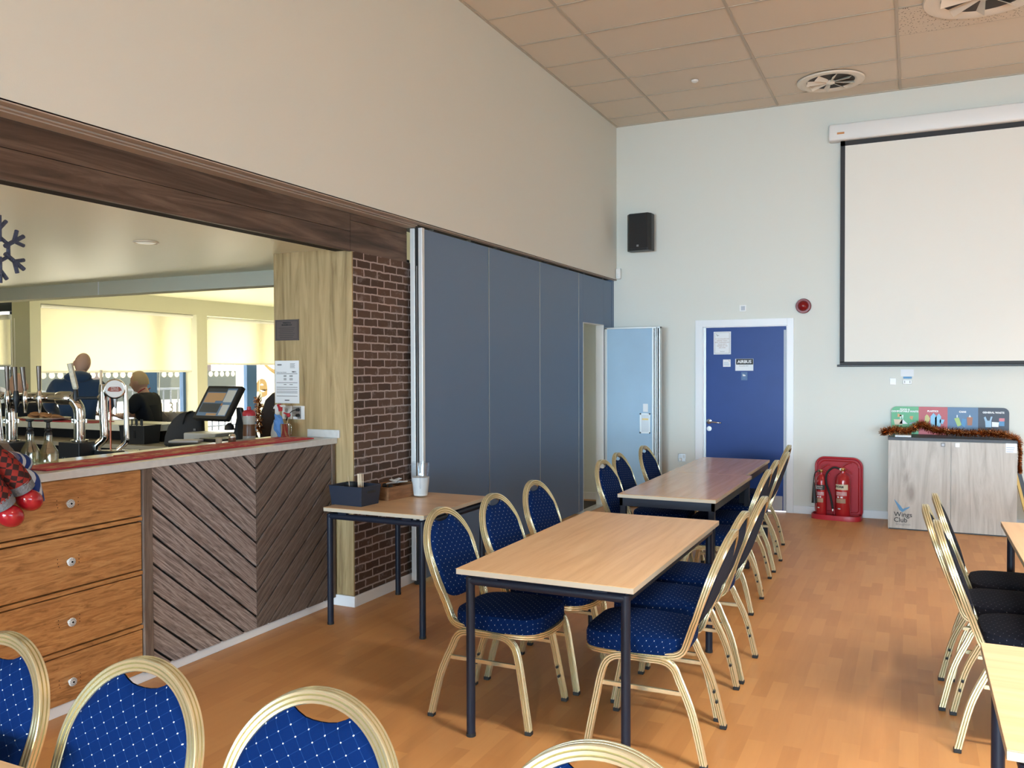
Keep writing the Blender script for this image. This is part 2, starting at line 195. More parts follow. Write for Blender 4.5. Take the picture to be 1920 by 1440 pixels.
# ------------------------------------------------------------------ mesh builder
class MB:
    def __init__(s): s.bm = bmesh.new(); s.uv = None
    def _x(s, vs, m):
        if m is not None: bmesh.ops.transform(s.bm, matrix=m, verts=vs)
    def box(s, lo, hi, m=None, bev=0, seg=2):
        r = bmesh.ops.create_cube(s.bm, size=1); vs = r['verts']
        for v in vs: v.co = Vector([lo[i] + (v.co[i] + .5) * (hi[i] - lo[i]) for i in range(3)])
        if bev:
            es = list({e for v in vs for e in v.link_edges}); q = bmesh.ops.bevel(s.bm, geom=es, offset=bev, segments=seg, affect='EDGES', profile=.5)
            vs = list({v for f in q['faces'] for v in f.verts} | {v for v in vs if v.is_valid})
        s._x(vs, m); return s
    def ring(s, pts): return [s.bm.verts.new(p) for p in pts]
    def skinrings(s, rings, closed=True, cap=True, loop=False):
        rs = [s.ring(r) for r in rings]; n = len(rs[0]); k = len(rs)
        for i in range(k if loop else k - 1):
            a, b = rs[i], rs[(i + 1) % k]
            for j in range(n if closed else n - 1):
                jj = (j + 1) % n
                try: s.bm.faces.new((a[j], a[jj], b[jj], b[j]))
                except ValueError: pass
        if cap and not loop and closed:
            s.bm.faces.new(rs[0][::-1]); s.bm.faces.new(rs[-1])
        return s
    def tube(s, pts, r, seg=12, loop=False, cap=True):
        pts = [Vector(p) for p in pts]; n = len(pts); rr = r if isinstance(r, (list, tuple)) else [r] * n
        T = []
        for i in range(n):
            a = pts[(i - 1) % n] if (loop or i > 0) else pts[i]; b = pts[(i + 1) % n] if (loop or i < n - 1) else pts[i]
            T.append((b - a).normalized())
        u = T[0].orthogonal().normalized(); rings = []
        for i in range(n):
            u = (u - T[i] * u.dot(T[i])); u = u.normalized() if u.length > 1e-6 else T[i].orthogonal().normalized(); v = T[i].cross(u)
            rings.append([pts[i] + (u * math.cos(2 * PI * k / seg) + v * math.sin(2 * PI * k / seg)) * rr[i] for k in range(seg)])
        return s.skinrings(rings, loop=loop, cap=cap)
    def sweep(s, pts, prof, out, loop=False):
        """profile (a along the outward vector, b along the third axis); out(i) gives the outward vector"""
        pts = [Vector(p) for p in pts]; n = len(pts); rings = []
        for i in range(n):
            a = pts[(i - 1) % n] if (loop or i > 0) else pts[i]; b = pts[(i + 1) % n] if (loop or i < n - 1) else pts[i]
            t = (b - a).normalized(); o = Vector(out(i)); o = (o - t * o.dot(t)).normalized(); w = t.cross(o)
            rings.append([pts[i] + o * p + w * q for p, q in prof])
        return s.skinrings(rings, loop=loop)
    def lathe(s, prof, loc=(0, 0, 0), seg=24, m=None, cap=True):
        rings = [[Vector((r * math.cos(2 * PI * k / seg), r * math.sin(2 * PI * k / seg), z)) for k in range(seg)] for r, z in prof]
        mm = (Matrix.Translation(loc) @ (m if m is not None else Matrix()))
        return s.skinrings([[mm @ p for p in r] for r in rings], cap=cap)
    def prism(s, poly, z0, z1, m=None):
        a = [Vector((x, y, z0)) for x, y in poly]; b = [Vector((x, y, z1)) for x, y in poly]
        if m is not None: a = [m @ p for p in a]; b = [m @ p for p in b]
        return s.skinrings([a, b])
    def ball(s, c, r, seg=16, m=None):
        rr = r if isinstance(r, (tuple, list)) else (r, r, r)
        q = bmesh.ops.create_uvsphere(s.bm, u_segments=seg, v_segments=max(6, seg // 2), radius=1)
        mm = Matrix.Translation(c) @ (m if m is not None else Matrix()) @ Matrix.Diagonal((*rr, 1)); bmesh.ops.transform(s.bm, matrix=mm, verts=q['verts']); return s
    def build(s, name, m, parent=None, smooth=False, bevel=0, label=None):
        bmesh.ops.recalc_face_normals(s.bm, faces=s.bm.faces); me = bpy.data.meshes.new(name); s.bm.to_mesh(me); s.bm.free()
        me.materials.append(m if not isinstance(m, str) else M[m])
        if smooth:
            for p in me.polygons: p.use_smooth = True
            try: me.set_sharp_from_angle(angle=R(40))
            except Exception: pass
        o = bpy.data.objects.new(name, me); COL.objects.link(o)
        if parent: o.parent = parent
        if bevel:
            b = o.modifiers.new('bevel', 'BEVEL'); b.width = bevel; b.segments = 2; b.limit_method = 'ANGLE'
        if label: o['label'] = label
        return o
def tag(o, label, cat, group=None, kind=None):
    o['label'] = label; o['category'] = cat
    if group: o['group'] = group
    if kind: o['kind'] = kind
    return o
def thing(name, label, cat, loc=(0, 0, 0), rz=0, group=None):
    o = bpy.data.objects.new(name, None); COL.objects.link(o); o.empty_display_size = .1
    o.location = loc; o.rotation_euler = (0, 0, rz); return tag(o, label, cat, group)
def struct(o): o['kind'] = 'structure'; return o
def sbox(name, lo, hi, m, bev=0): return struct(MB().box(lo, hi).build(name, m, bevel=bev))
def bpart(name, lo, hi, m, parent, bev=0, label=None): return MB().box(lo, hi).build(name, m, parent, bevel=bev, label=label)
def dup(root, loc, rz, label, group=None):
    r = root.copy(); COL.objects.link(r); r.location = loc; r.rotation_euler = (0, 0, rz); r['label'] = label
    if group: r['group'] = group
    for ch in root.children:
        c = ch.copy(); COL.objects.link(c); c.parent = r
        for g in ch.children:
            d = g.copy(); COL.objects.link(d); d.parent = c
    return r
def text(s, size, m, parent, loc, rot=(R(90), 0, 0), name='lettering', align='CENTER', ext=.0008, bold=0, sx=1):
    cu = bpy.data.curves.new(name, 'FONT'); cu.body = s; cu.size = size; cu.align_x = align; cu.align_y = 'CENTER'; cu.extrude = ext; cu.offset = bold; cu.resolution_u = 3
    t = bpy.data.objects.new(name + '_tmp', cu); COL.objects.link(t); bpy.context.view_layer.update()
    me = bpy.data.meshes.new_from_object(t.evaluated_get(bpy.context.evaluated_depsgraph_get())); bpy.data.objects.remove(t)
    me.transform(Matrix.Translation(loc) @ __import__('mathutils').Euler(rot).to_matrix().to_4x4() @ Matrix.Diagonal((sx, 1, 1, 1)))
    me.materials.clear(); me.materials.append(M[m]); me.name = name
    o = bpy.data.objects.new(name, me); COL.objects.link(o)
    if parent: o.parent = parent
    return o
# ================================================================== STRUCTURE
HB = 2.598
sbox('floor', (-1.1, -9, -.05), (8.4, 14, 0), 'floor'); sbox('floor_bar', (-10, -9, -.05), (-1.1, 14, 0), 'barfloor')
# hall
sbox('wall_left', (-.30, -9, HB), (0, 9.46, 4.4), 'wall')
wb = MB(); wb.box((-1.6, 9.46, 0), (1.00, 9.66, 4.4)).box((1.93, 9.46, 0), (8.4, 9.66, 4.4)).box((1.00, 9.46, 2.03), (1.93, 9.66, 4.4)); struct(wb.build('wall_back', 'wall'))
sbox('wall_right', (8.4, -9, 0), (8.6, 9.66, 4.4), 'wall'); sbox('wall_front', (-10, -9.2, 0), (8.6, -9, 4.4), 'wall')
cl = sbox('ceiling', (-.3, -9, 4.38), (8.4, 9.46, 4.5), 'ceil')
g = MB()
for i in range(-2, 7):
    x = .62 + 1.195 * i
    if x > 0.02: g.box((x - .012, -9, 4.372), (x + .012, 9.46, 4.379))
for k in range(0, 30): y = 9.117 - .6 * k; g.box((0, y - .009, 4.374), (8.4, y + .009, 4.379))
g.box((0, 9.435, 4.370), (8.4, 9.46, 4.379)).box((0, -9, 4.368), (.018, 9.46, 4.379))
struct(g.build('trim_1', 'grid'))
struct(MB().box((3.02, 7.33, 4.371), (4.19, 7.91, 4.3735)).build('trim_2', 'tilep'))
# soffit, track and dark fascia over the opening
s = MB(); s.box((-.048, -9, 2.586), (0, 9.46, HB)).box((-.085, -9, 2.580), (-.060, 5.16, HB)).box((-.165, -9, 2.575), (-.088, 5.18, HB)); struct(s.build('trim_3', 'soffit'))
sbox('trim_4', (-.30, -9, 2.592), (0, 9.46, 2.5975), 'dark')
f = MB(); f.box((-.187, -9, 2.4575), (-.165, 4.505, 2.574)).box((-.187, -9, 2.328), (-.165, 4.505, 2.4545)).box((-.187, 4.508, 2.53), (-.165, 5.183, 2.574)).box((-.187, 4.508, 2.33), (-.165, 5.183, 2.5275)); struct(f.build('trim_5', 'fascia'))
sbox('trim_6', (-.30, -9, 2.336), (-.187, 5.18, 2.575), 'dark')
# bar room
sbox('ceiling_bar', (-10, -9, 2.352), (-.30, 5.25, 2.45), 'barceil')
sbox('ceiling_lobby', (-10, 5.25, 2.66), (-.1, 14, 2.76), 'barceil')
sbox('ceiling_beam', (-10, 5.25, 2.232), (-.84, 5.40, 2.66), 'wallbar')
sbox('trim_7', (-3.47, 5.245, 2.235), (-3.46, 5.25, 2.352), 'white')
sbox('wall_bar_rear', (-10, 13.8, 0), (-1.6, 14, 2.7), 'wallbar'); sbox('wall_bar_end', (-1.8, 9.46, 0), (-1.6, 14, 2.7), 'wallbar'); sbox('wall_bar_left', (-10.2, -9, 0), (-10, 7.2, 2.7), 'wallbar')
# pillar
sbox('wall_pillar', (-.812, 4.535, 0), (-.175, 5.235, 2.352), 'dark')
sbox('trim_8', (-.820, 4.525, 0), (-.168, 4.537, 2.352), 'oak'); sbox('trim_9', (-.824, 4.53, 0), (-.812, 5.24, 2.352), 'oak')
sbox('wall_brick', (-.177, 4.5375, 0), (-.165, 5.24, 2.330), 'brick')
b = MB(); b.box((-.338, 4.508, 0), (-.150, 4.525, .072)).box((-.165, 4.525, 0), (-.150, 5.245, .072)); struct(b.build('baseboard_pillar', 'white', bevel=.003))
b = MB(); b.box((0, 9.444, 0), (.93, 9.46, .085)).box((1.985, 9.444, 0), (8.4, 9.46, .085)).box((-1.6, 9.444, 0), (-.1, 9.46, .085)); struct(b.build('baseboard_back', 'white', bevel=.003))
# window wall of the bar room (parallel to the hall)
XW = -7.0
w = MB(); w.box((XW - .35, 7.05, 0), (XW, 7.20, 2.66)).box((XW - .35, 9.82, .3), (XW, 10.03, 2.42)).box((XW - .35, 7.2, 2.42), (XW, 14, 2.66)).box((XW - .35, 7.2, 0), (XW, 14, .30)).box((XW - .35, 12.9, .3), (XW, 14, 2.42)); struct(w.build('wall_window', 'wallbar'))
w = MB(); w.box((-10, 7.15, 2.47), (XW - .08, 7.3, 2.66)).box((-10, 7.15, 0), (-8.6, 7.3, 2.47)); struct(w.build('wall_porch', 'wallbar'))
def window(name, y0, y1, mull):
    r = MB()
    for a in (y0, y1 - .05): r.box((XW - .33, a, .3), (XW - .25, a + .05, 2.42))
    r.box((XW - .33, y0, .3), (XW - .25, y1, .36)).box((XW - .33, y0, 2.36), (XW - .25, y1, 2.42))
    for a, b_ in mull: r.box((XW - .33, a, .3), (XW - .25, b_, 2.42))
    o = struct(r.build(name, 'framecol', bevel=.004)); MB().box((XW - .292, y0 + .05, .36), (XW - .288, y1 - .05, 2.36)).build('pane', 'glass', o)
    d = MB()                                                                      # frosted film dots along the glass
    y = y0 + .1
    while y < y1 - .1:
        if not any(a - .06 < y < b_ + .06 for a, b_ in mull): d.lathe([(.045, 0), (.045, .002)], (XW - .284, y, 1.49), 14, Matrix.Rotation(R(90), 4, 'Y'))
        y += .125
    d.build('frosted_dots', 'dotw', o, label='row of round white frosted dots'); return o
w1 = window('window_1', 7.20, 9.82, [(9.03, 9.26)]); w2 = window('window_2', 10.03, 12.9, [(11.18, 11.42)])
text('31', .22, 'inkgrey', w1, (XW - .27, 9.60, .97), (R(90), 0, R(90)), 'number_sticker')
text('e p', .62, 'filmtan', w2, (XW - .27, 11.80, 1.28), (R(90), 0, R(90)), 'letter_film', bold=.02)
sw = MB()
for k in range(4):
    p = [(XW - .27, 11.44 + .03 * i, 2.28 - .18 * k - .30 * math.sin(i / 16 * 1.3) + .1) for i in range(17)]
    for i in range(16):
        a, c = p[i], p[i + 1]; wd = .045 + .002 * i
        sw.skinrings([[Vector((XW - .272, a[1], a[2])), Vector((XW - .272, a[1], a[2] - wd)), Vector((XW - .268, a[1], a[2] - wd)), Vector((XW - .268, a[1], a[2]))], [Vector((XW - .272, c[1], c[2])), Vector((XW - .272, c[1], c[2] - wd)), Vector((XW - .268, c[1], c[2] - wd)), Vector((XW - .268, c[1], c[2]))]])
sw.build('curved_film_stripes', 'filmtan', w2)
# glazed porch door at the left
dr = MB(); dr.box((-7.35, 7.1, 0), (-7.10, 7.2, 2.46)).box((-10, 7.1, 2.33), (-7.10, 7.2, 2.46)).box((-8.6, 7.12, 0), (-8.5, 7.2, 2.4)).box((-7.55, 7.15, 0), (-7.45, 7.2, 2.33))
d2 = struct(dr.build('door_2', 'framedark', bevel=.004)); MB().box((-8.5, 7.172, .1), (-7.35, 7.178, 2.33)).build('pane', 'glass', d2)
sbox('trim_10', (-7.10, 7.08, 0), (-7.02, 7.16, 2.47), 'white')
# blinds
def blind(y0, y1, z0, z1, lab, cord):
    t = thing('roller_blind', lab, 'blind', (XW - .06, (y0 + y1) / 2, z0), 0, 'cream roller blinds over the bar room windows')
    h = (y1 - y0) / 2
    MB().box((-.0012, -h, 0), (.0012, h, z1 - z0)).build('cloth', 'blind', t)
    MB().tube([(.02, -h, z1 - z0 + .02), (.02, h, z1 - z0 + .02)], .028, 14).build('roller', 'white', t, smooth=True)
    MB().box((-.008, -h, -.022), (.008, h, .0)).build('bottom_bar', 'upvc', t)
    if cord is not None:
        yy = cord - (y0 + y1) / 2
        MB().tube([(.05, yy, .0)] + [(.05, yy - .02, -.35), (.05, yy - .03, -.5)], .004, 6).tube([(.05, yy - .03, -.62), (.05, yy - .06, -.85), (.05, yy - .02, -1.0), (.05, yy + .05, -1.02), (.05, yy + .10, -.9), (.05, yy + .06, -.75), (.05, yy, -.62)], .004, 6).box((.03, yy - .06, -.62), (.07, yy + .02, -.48)).build('pull_cord', 'upvc', t)
    return t
blind(7.22, 9.76, 1.545, 2.372, 'widest cream roller blind glowing in the sun behind the bald man in blue', 9.10)
blind(10.06, 12.88, 1.66, 2.36, 'cream roller blind right of the pale window column, above the till screen', 11.24)
t = thing('roller_blind', 'narrow cream roller blind on the dark blue glazed door at the left edge', 'blind', (-7.85, 7.05, 1.63), 0, 'cream roller blinds over the bar room windows')
MB().box((-.6, -.001, 0), (.47, .001, .60)).build('cloth', 'blind', t); MB().tube([(-.6, 0, .62), (.47, 0, .62)], .035, 14).build('roller', 'upvc', t, smooth=True); MB().box((-.6, -.01, -.025), (.48, .01, 0)).build('bottom_bar', 'upvc', t)
MB().tube([(.49, 0, .6), (.49, 0, -.7)], .006, 6).tube([(.55, 0, .6), (.55, 0, -.7)], .006, 6).build('pull_cord', 'upvc', t)
ic = MB()
pts = [(7.3, 2.27), (7.75, 2.25), (8.02, 2.29), (8.3, 2.17), (8.6, 2.09), (8.75, 2.06), (9.0, 2.10)]
for (a, b_) in zip(pts, pts[1:]): ic.tube([(XW - .40, a[0], a[1]), (XW - .40, b_[0], b_[1])], .004, 5)
for y, z in [(7.35, 2.26), (7.62, 2.25), (7.86, 2.26), (8.08, 2.26), (8.3, 2.16), (8.52, 2.10), (8.72, 2.06), (8.92, 2.08)]:
    ic.tube([(XW - .40, y, z), (XW - .40, y, z - .70)], .0035, 5)
    for q in range(4): ic.tube([(XW - .40, y, z - .14 - q * .15), (XW - .40, y + (.05 if q % 2 else -.05), z - .16 - q * .15)], .004, 5)
tag(ic.build('icicle_string_lights', 'inkgrey'), 'unlit icicle string lights showing as thin lines through the wide cream blind', 'string lights')
# outside
sbox('ground_outside', (-60, -20, -.35), (-7.35, 60, -.05), 'ground')
fn = MB()
for i in range(60): fn.box((-13.02, 4 + i * .22, 0), (-12.99, 4.025 + i * .22, 1.1))
fn.box((-13.03, 4, 1.08), (-12.98, 17.2, 1.13)).box((-13.03, 4, .10), (-12.98, 17.2, .14))
tag(fn.build('metal_railing', 'rail'), 'grey metal railing of thin upright bars outside the bar windows', 'railing')
hz = MB(); hz.box((-34, 14, -.1), (-33, 27, 1.6)).box((-34.5, 30, -.1), (-33.5, 46, 1.5)); tag(hz.build('clipped_hedge', 'hedge'), 'pale sunlit hedge across the road outside the windows', 'hedge')
ho = thing('house', 'low reddish building far across the road outside, seen under the blinds', 'building', (-50, 38, -.1))
bpart('wall', (-3, -12, 0), (3, 12, 2.9), 'housewall', ho); MB().prism([(-3.3, 2.9), (3.3, 2.9), (0, 4.2)], -12.4, 12.4, Matrix.Rotation(R(90), 4, 'X')).build('roof', 'inkgrey', ho)
for k in range(5): bpart('window', (3, -10 + k * 4.4, 1), (3.05, -8.4 + k * 4.4, 2.2), 'inkgrey', ho)
# blue hall door
a = MB(); a.box((.930, 9.440, 0), (1.012, 9.4605, 2.095)).box((1.918, 9.440, 0), (1.985, 9.4605, 2.095)).box((1.012, 9.440, 2.02), (1.918, 9.4605, 2.095))
a.box((1.0, 9.455, 0), (1.022, 9.60, 2.03)).box((1.908, 9.455, 0), (1.93, 9.60, 2.03)).box((1.0, 9.455, 2.012), (1.93, 9.60, 2.03))
d1 = struct(a.build('door_1', 'white', bevel=.002))
bpart('leaf', (1.045, 9.475, .012), (1.905, 9.52, 2.010), 'doorblue', d1); bpart('lock_jamb_strip', (1.022, 9.47, 0), (1.043, 9.53, 2.011), 'steelplate', d1); bpart('hinge_edge_strip', (1.880, 9.468, .012), (1.905, 9.4745, 1.97), 'palegrey', d1)
bpart('kick_plate', (1.05, 9.472, .02), (1.87, 9.4745, .17), 'pinkwhite', d1)
h = MB(); h.lathe([(.028, 0), (.028, .012), (.012, .014), (.012, .04)], (1.078, 9.475, .962), 20, Matrix.Rotation(R(90), 4, 'X')).tube([(1.078, 9.425, .962), (1.10, 9.42, .961), (1.20, 9.42, .953), (1.212, 9.435, .952)], .009, 10)
h.build('door_handle', 'chrome', d1, smooth=True); MB().lathe([(.027, 0), (.027, .008), (.008, .009)], (1.079, 9.475, .882), 20, Matrix.Rotation(R(90), 4, 'X')).build('keyhole_escutcheon', 'steelplate', d1, smooth=True)
# ================================================================== WALL FITTINGS ON THE BACK WALL
def sign(name, lab, cat, x0, x1, z0, z1, y, m='paper', th=.003, group=None, rot=0):
    t = thing(name, lab, cat, ((x0 + x1) / 2, y, (z0 + z1) / 2), 0, group); hx, hz_ = (x1 - x0) / 2, (z1 - z0) / 2
    bpart('sheet', (-hx, -th, -hz_), (hx, 0, hz_), m, t); return t
n = sign('door_notice', 'white paper notice with a block of text, upper left of the blue door', 'notice', 1.128, 1.318, 1.712, 1.965, 9.474)
for i, l in enumerate(['IF YOU REQUIRE THE', 'ASSISTED TOILET /', 'BABY CHANGING KEY,', 'PLEASE ASK A', 'MEMBER OF THE', 'BAR STAFF']): text(l, .0155, 'inkbrown', n, (.0, -.0035, .045 - i * .0195))
text('Thank you', .012, 'inkgrey', n, (0, -.0035, -.095))
fr = MB()
for a_, b_ in [((-.084, -.115), (-.081, .117)), ((.078, -.115), (.081, .117)), ((-.084, .114), (.081, .117)), ((-.084, -.115), (.081, -.112))]: fr.box((a_[0], -.0045, a_[1]), (b_[0], -.003, b_[1]))
fr.build('printed_border', 'inkgrey', n)
def wing(parent, x, z, s, y, m='inkblue', name='wing_emblem'):
    b_ = MB()
    for k in range(5):
        x0 = x - s * .5 + k * s * .09; top = z + s * (.55 - k * .10)
        pts_ = [(x0, y, top), (x0 + s * .16, y, top - s * .30), (x0 + s * .36, y, z - s * .18), (x + s * .02, y, z - s * .32)]
        b_.tube(pts_, [s * .02, s * .05, s * .045, s * .03], 6)
    b_.tube([(x, y, z - s * .32), (x + s * .18, y, z - s * .12), (x + s * .40, y, z - s * .02), (x + s * .52, y, z + s * .08)], [s * .03, s * .08, s * .06, s * .02], 6)
    o = b_.build(name, m, parent); o.scale = (1, .15, 1); o.location = (0, y * .85, 0); return o
wing(n, -.052, .088, .032, -.0036, 'inkgrey')
n = sign('small_notice', 'small square white label on the blue door, left of the black and white nameplate', 'label', 1.232, 1.315, 1.574, 1.655, 9.474)
for i in range(3): bpart('text_line', (-.034, -.0036, .005 - i * .014), (.018 + .006 * i, -.003, .008 - i * .014), 'inkblue', n)
wing(n, .028, .026, .02, -.0036, 'inkgrey')
n = sign('name_plate', 'glossy black and white nameplate with bold capital letters on the blue door', 'sign', 1.366, 1.560, 1.530, 1.662, 9.474)
bpart('black_band', (-.088, -.005, .002), (.095, -.003, .064), 'inkblack', n); text('AIRBUS', .046, 'ink', n, (.002, -.0055, .032), bold=.0012)
text('Accessible WC', .016, 'inkgrey', n, (-.005, -.0036, -.014))
n = sign('blue_sticker', 'small dark blue sticker with a white hand symbol below the nameplate', 'sticker', 1.430, 1.497, 1.425, 1.515, 9.474, 'framecol')
MB().box((-.016, -.0045, .0), (.014, -.003, .012)).box((-.016, -.0045, .01), (-.010, -.003, .024)).box((-.006, -.0045, .01), (-.001, -.003, .020)).box((.002, -.0045, .01), (.007, -.003, .018)).build('hand_symbol', 'ink', n); text('Push', .014, 'inkblue', n, (0, -.004, -.02))
al = thing('alarm_sounder', 'dark red domed fire alarm high on the wall right of the blue door', 'alarm', (2.084, 9.46, 2.217))
MB().lathe([(.078, 0), (.080, .03), (.072, .045)], (0, 0, 0), 32, Matrix.Rotation(R(90), 4, 'X')).build('base', 'redlens', al, smooth=True)
MB().lathe([(.055, .04), (.055, .055), (.045, .075), (.025, .088), (.004, .092)], (0, 0, 0), 32, Matrix.Rotation(R(90), 4, 'X')).build('lens', 'redlens', al, smooth=True)
k = thing('key_switch_plate', 'small clear-fronted grey switch plate centred above the blue door', 'switch', (1.45, 9.46, 2.216)); bpart('plate', (-.036, -.01, -.036), (.036, 0, .036), 'upvc', k, .003); bpart('rocker', (-.018, -.016, -.022), (.022, -.01, .022), 'palegrey', k)
k = tag(MB().box((2.925, 9.448, 1.384), (2.985, 9.46, 1.452), bev=.004).build('blank_wall_plate', 'upvc'), 'blank white square plate on the wall below the screen, left one', 'wall plate')
k = thing('switch_box', 'white labelled switch unit on the wall just below the projector screen', 'switch', (3.085, 9.46, 1.435)); bpart('cover', (-.040, -.02, -.045), (.045, 0, 0), 'upvc', k, .005); bpart('dark_sockets', (-.035, -.014, .012), (.045, 0, .032), 'inkblue', k); bpart('label_card', (-.058, -.004, .035), (.062, 0, .105), 'paper', k)
for q in (-.024, .024): bpart('indicator_slot', (q, -.022, -.034), (q + .006, -.0195, -.010), 'inkgrey', k)
k = thing('socket_outlet', 'grey double wall socket low on the wall left of the blue door', 'socket', (.775, 9.46, .545)); bpart('plate', (-.045, -.008, -.045), (.045, 0, .045), 'steelplate', k, .003); bpart('rocker', (.012, -.014, -.005), (.028, -.008, .03), 'upvc', k); bpart('plug', (-.03, -.03, -.04), (0, -.008, -.005), 'upvc', k, .004)
k = thing('motion_sensor', 'small white motion sensor in the wall corner beside the top of the blue partition', 'sensor', (.035, 9.445, 2.60))
MB().box((-.028, -.045, -.0), (.028, 0, .125), bev=.012, seg=3).build('housing', 'upvc', k, smooth=True); MB().ball((0, -.04, .045), (.018, .012, .022), 14).build('lens', 'upvc', k, smooth=True)
sp = thing('wall_speaker', 'black wall speaker mounted high beside the corner of the hall', 'speaker', (.335, 9.22, 2.89), R(-4))
MB().prism([(-.150, .14), (-.150, .045), (-.105, -.012), (.115, -.012), (.140, .045), (.140, .14)], 0, .418).build('cabinet', 'black', sp, bevel=.008); MB().prism([(-.10, -.022), (.105, -.022), (.112, -.012), (-.107, -.012)], .028, .405).build('grille', 'rubber', sp); bpart('bracket', (-.03, .14, .15), (.03, .255, .25), 'black', sp)
MB().box((-.012, -.026, .04), (.012, -.022, .062)).build('maker_badge', 'inkgrey', sp)
# projector screen
ps = thing('projector_screen', 'large pull-down projector screen with black border and cream casing on the back wall', 'projector screen', (4.1, 9.458, 1.6))
c_ = MB(); c_.box((-1.763, -.125, 2.305), (1.9, -.0, 2.475), bev=.02, seg=3); c_.build('casing', 'upvc', ps, smooth=True); bpart('orange_sticker', (-1.68, -.1265, 2.365), (-1.61, -.125, 2.385), 'tape', ps)
cl_ = MB(); cl_.box((-1.605, -.062, .02), (1.7, -.060, 2.255)); cl_.build('cloth', 'screen', ps)
bd = MB(); bd.box((-1.65, -.064, .015), (-1.605, -.059, 2.33)).box((1.7, -.064, .015), (1.75, -.059, 2.33)).box((-1.65, -.064, 2.255), (1.75, -.059, 2.33)).box((-1.65, -.064, -.01), (1.75, -.059, .022)); bd.build('black_border', 'blk', ps)
MB().box((-1.675, -.078, -.03), (1.78, -.048, -.008), bev=.005).build('weight_bar', 'black', ps)
# ceiling fittings
def vent(name, lab, x, y, r, n, rz):
    t = thing(name, lab, 'ceiling vent', (x, y, 4.372), rz)
    MB().lathe([(r, 0), (r * .98, -.012), (r * .86, -.020), (r * .72, -.006), (r * .70, .0)], (0, 0, 0), 48, cap=False).build('rim', 'diffuser', t, smooth=True)
    MB().lathe([(r * .71, -.0015), (r * .71, -.0005)], (0, 0, 0), 40).build('dark_throat', 'duct', t)
    for k in range(n):
        a = 2 * PI * k / n; mm = Matrix.Rotation(a, 4, 'Z') @ Matrix.Translation((r * .38, 0, -.012)) @ Matrix.Rotation(R(38), 4, 'X')
        MB().prism([(-r * .28, -.01), (r * .32, -r * .13), (r * .32, r * .13), (-r * .28, .01)], -.0015, .0015, mm).build('blade', 'diffuser', t)
    MB().lathe([(r * .13, -.002), (r * .13, -.02), (r * .10, -.028), (.001, -.03)], (0, 0, 0), 24).build('hub', 'diffuser', t, smooth=True); return t
vent('swirl_vent', 'smaller round swirl vent with fan blades in the ceiling near the back wall', 2.395, 8.86, .315, 8, .3)
vent('swirl_vent', 'larger round swirl vent set in a pinholed tile at the top right', 3.62, 7.33, .43, 8, .1)
t = thing('smoke_detector', 'tiny round detector on the ceiling tiles left of the smaller vent', 'detector', (1.202, 8.253, 4.372)); MB().lathe([(.035, 0), (.033, -.012), (.018, -.022), (.002, -.024)], (0, 0, 0), 20).build('housing', 'upvc', t, smooth=True)
t = thing('ceiling_downlight', 'round flat downlight in the bar room ceiling', 'ceiling light', (-1.147, 3.748, 2.352)); MB().lathe([(.073, 0), (.075, -.006), (.066, -.009), (.062, -.004)], (0, 0, 0), 28, cap=False).build('rim', 'diffuser', t, smooth=True); MB().lathe([(.064, -.003), (.05, -.010), (.002, -.012)], (0, 0, 0), 24).build('lens', 'whiteemit', t, smooth=True)
# ================================================================== PARTITION
def panel(y0, y1, lab, door=False, lead=False):
    t = thing('partition_panel', lab, 'partition panel', (-.08, y0, 0), 0, 'sliding panels of the blue partition'); w_ = y1 - y0 - .010
    b_ = MB(); z0, z1 = .045, 2.565
    if door: b_.box((-.045, 0, z0), (.045, .125, z1)).box((-.045, .79, z0), (.045, w_, z1)).box((-.045, .125, 2.055), (.045, .79, z1))
    else: b_.box((-.045, 0 + (.022 if lead else 0), z0), (.045, w_, z1))
    b_.build('board', 'slate', t, bevel=.002)
    e = MB(); x0 = -.022
    if lead:
        for sx in ((-.052, -.013), (.017, .050)): e.box((sx[0], -.012, .03), (sx[1], .022, 2.57))
        e.build('edge_post', 'aluw', t, bevel=.003); MB().box((-.013, -.004, .03), (.017, .02, 2.575)).build('black_seal', 'rubber', t); MB().box((-.002, -.007, .5), (.003, -.003, 2.3)).build('seal_strip', 'alu', t)
        q = MB(); q.lathe([(.014, 0), (.014, .02)], (-.03, .0, .014), 12, Matrix.Rotation(R(90), 4, 'Y')).lathe([(.014, 0), (.014, .02)], (.03, .0, .014), 12, Matrix.Rotation(R(90), 4, 'Y')).box((-.01, -.01, .005), (.01, .01, .04)); q.build('floor_bolt', 'black', t)
    else: MB().box((-.047, -.0045, z0), (.047, -.0005, z1)).build('seam_strip', 'alu', t)
    hk = MB().box((-.02, .2, 2.565), (.02, .26, 2.592)).box((-.02, w_ - .26, 2.565), (.02, w_ - .2, 2.592)).build('track_carrier', 'black', t)
    return t
panel(5.185, 6.235, 'first blue partition panel, its aluminium end post standing beside the brick column', lead=True)
panel(6.235, 7.29, 'second blue partition panel from the brick column, plain between two pale seams')
panel(7.29, 8.31, 'third blue partition panel from the brick column, left of the doorway panel')
pd = panel(8.31, 9.38, 'last blue partition panel, the one with the open doorway beside the wall', door=True)
jm = MB().box((-.047, .125, .0), (.047, .131, 2.055)).box((-.047, .784, .0), (.047, .79, 2.055)).box((-.047, .125, 2.050), (.047, .79, 2.055)); jm.build('doorway_frame', 'aluw', pd)
sbox('trim_11', (-.125, 9.385, 0), (-.035, 9.46, 2.59), 'slate')
lf = thing('partition_door', 'open light blue pass door of the partition, standing square to the panels', 'door', (-.028, 9.105, 0))
bpart('board', (.03, 0, .02), (.555, .075, 2.005), 'lblue', lf)
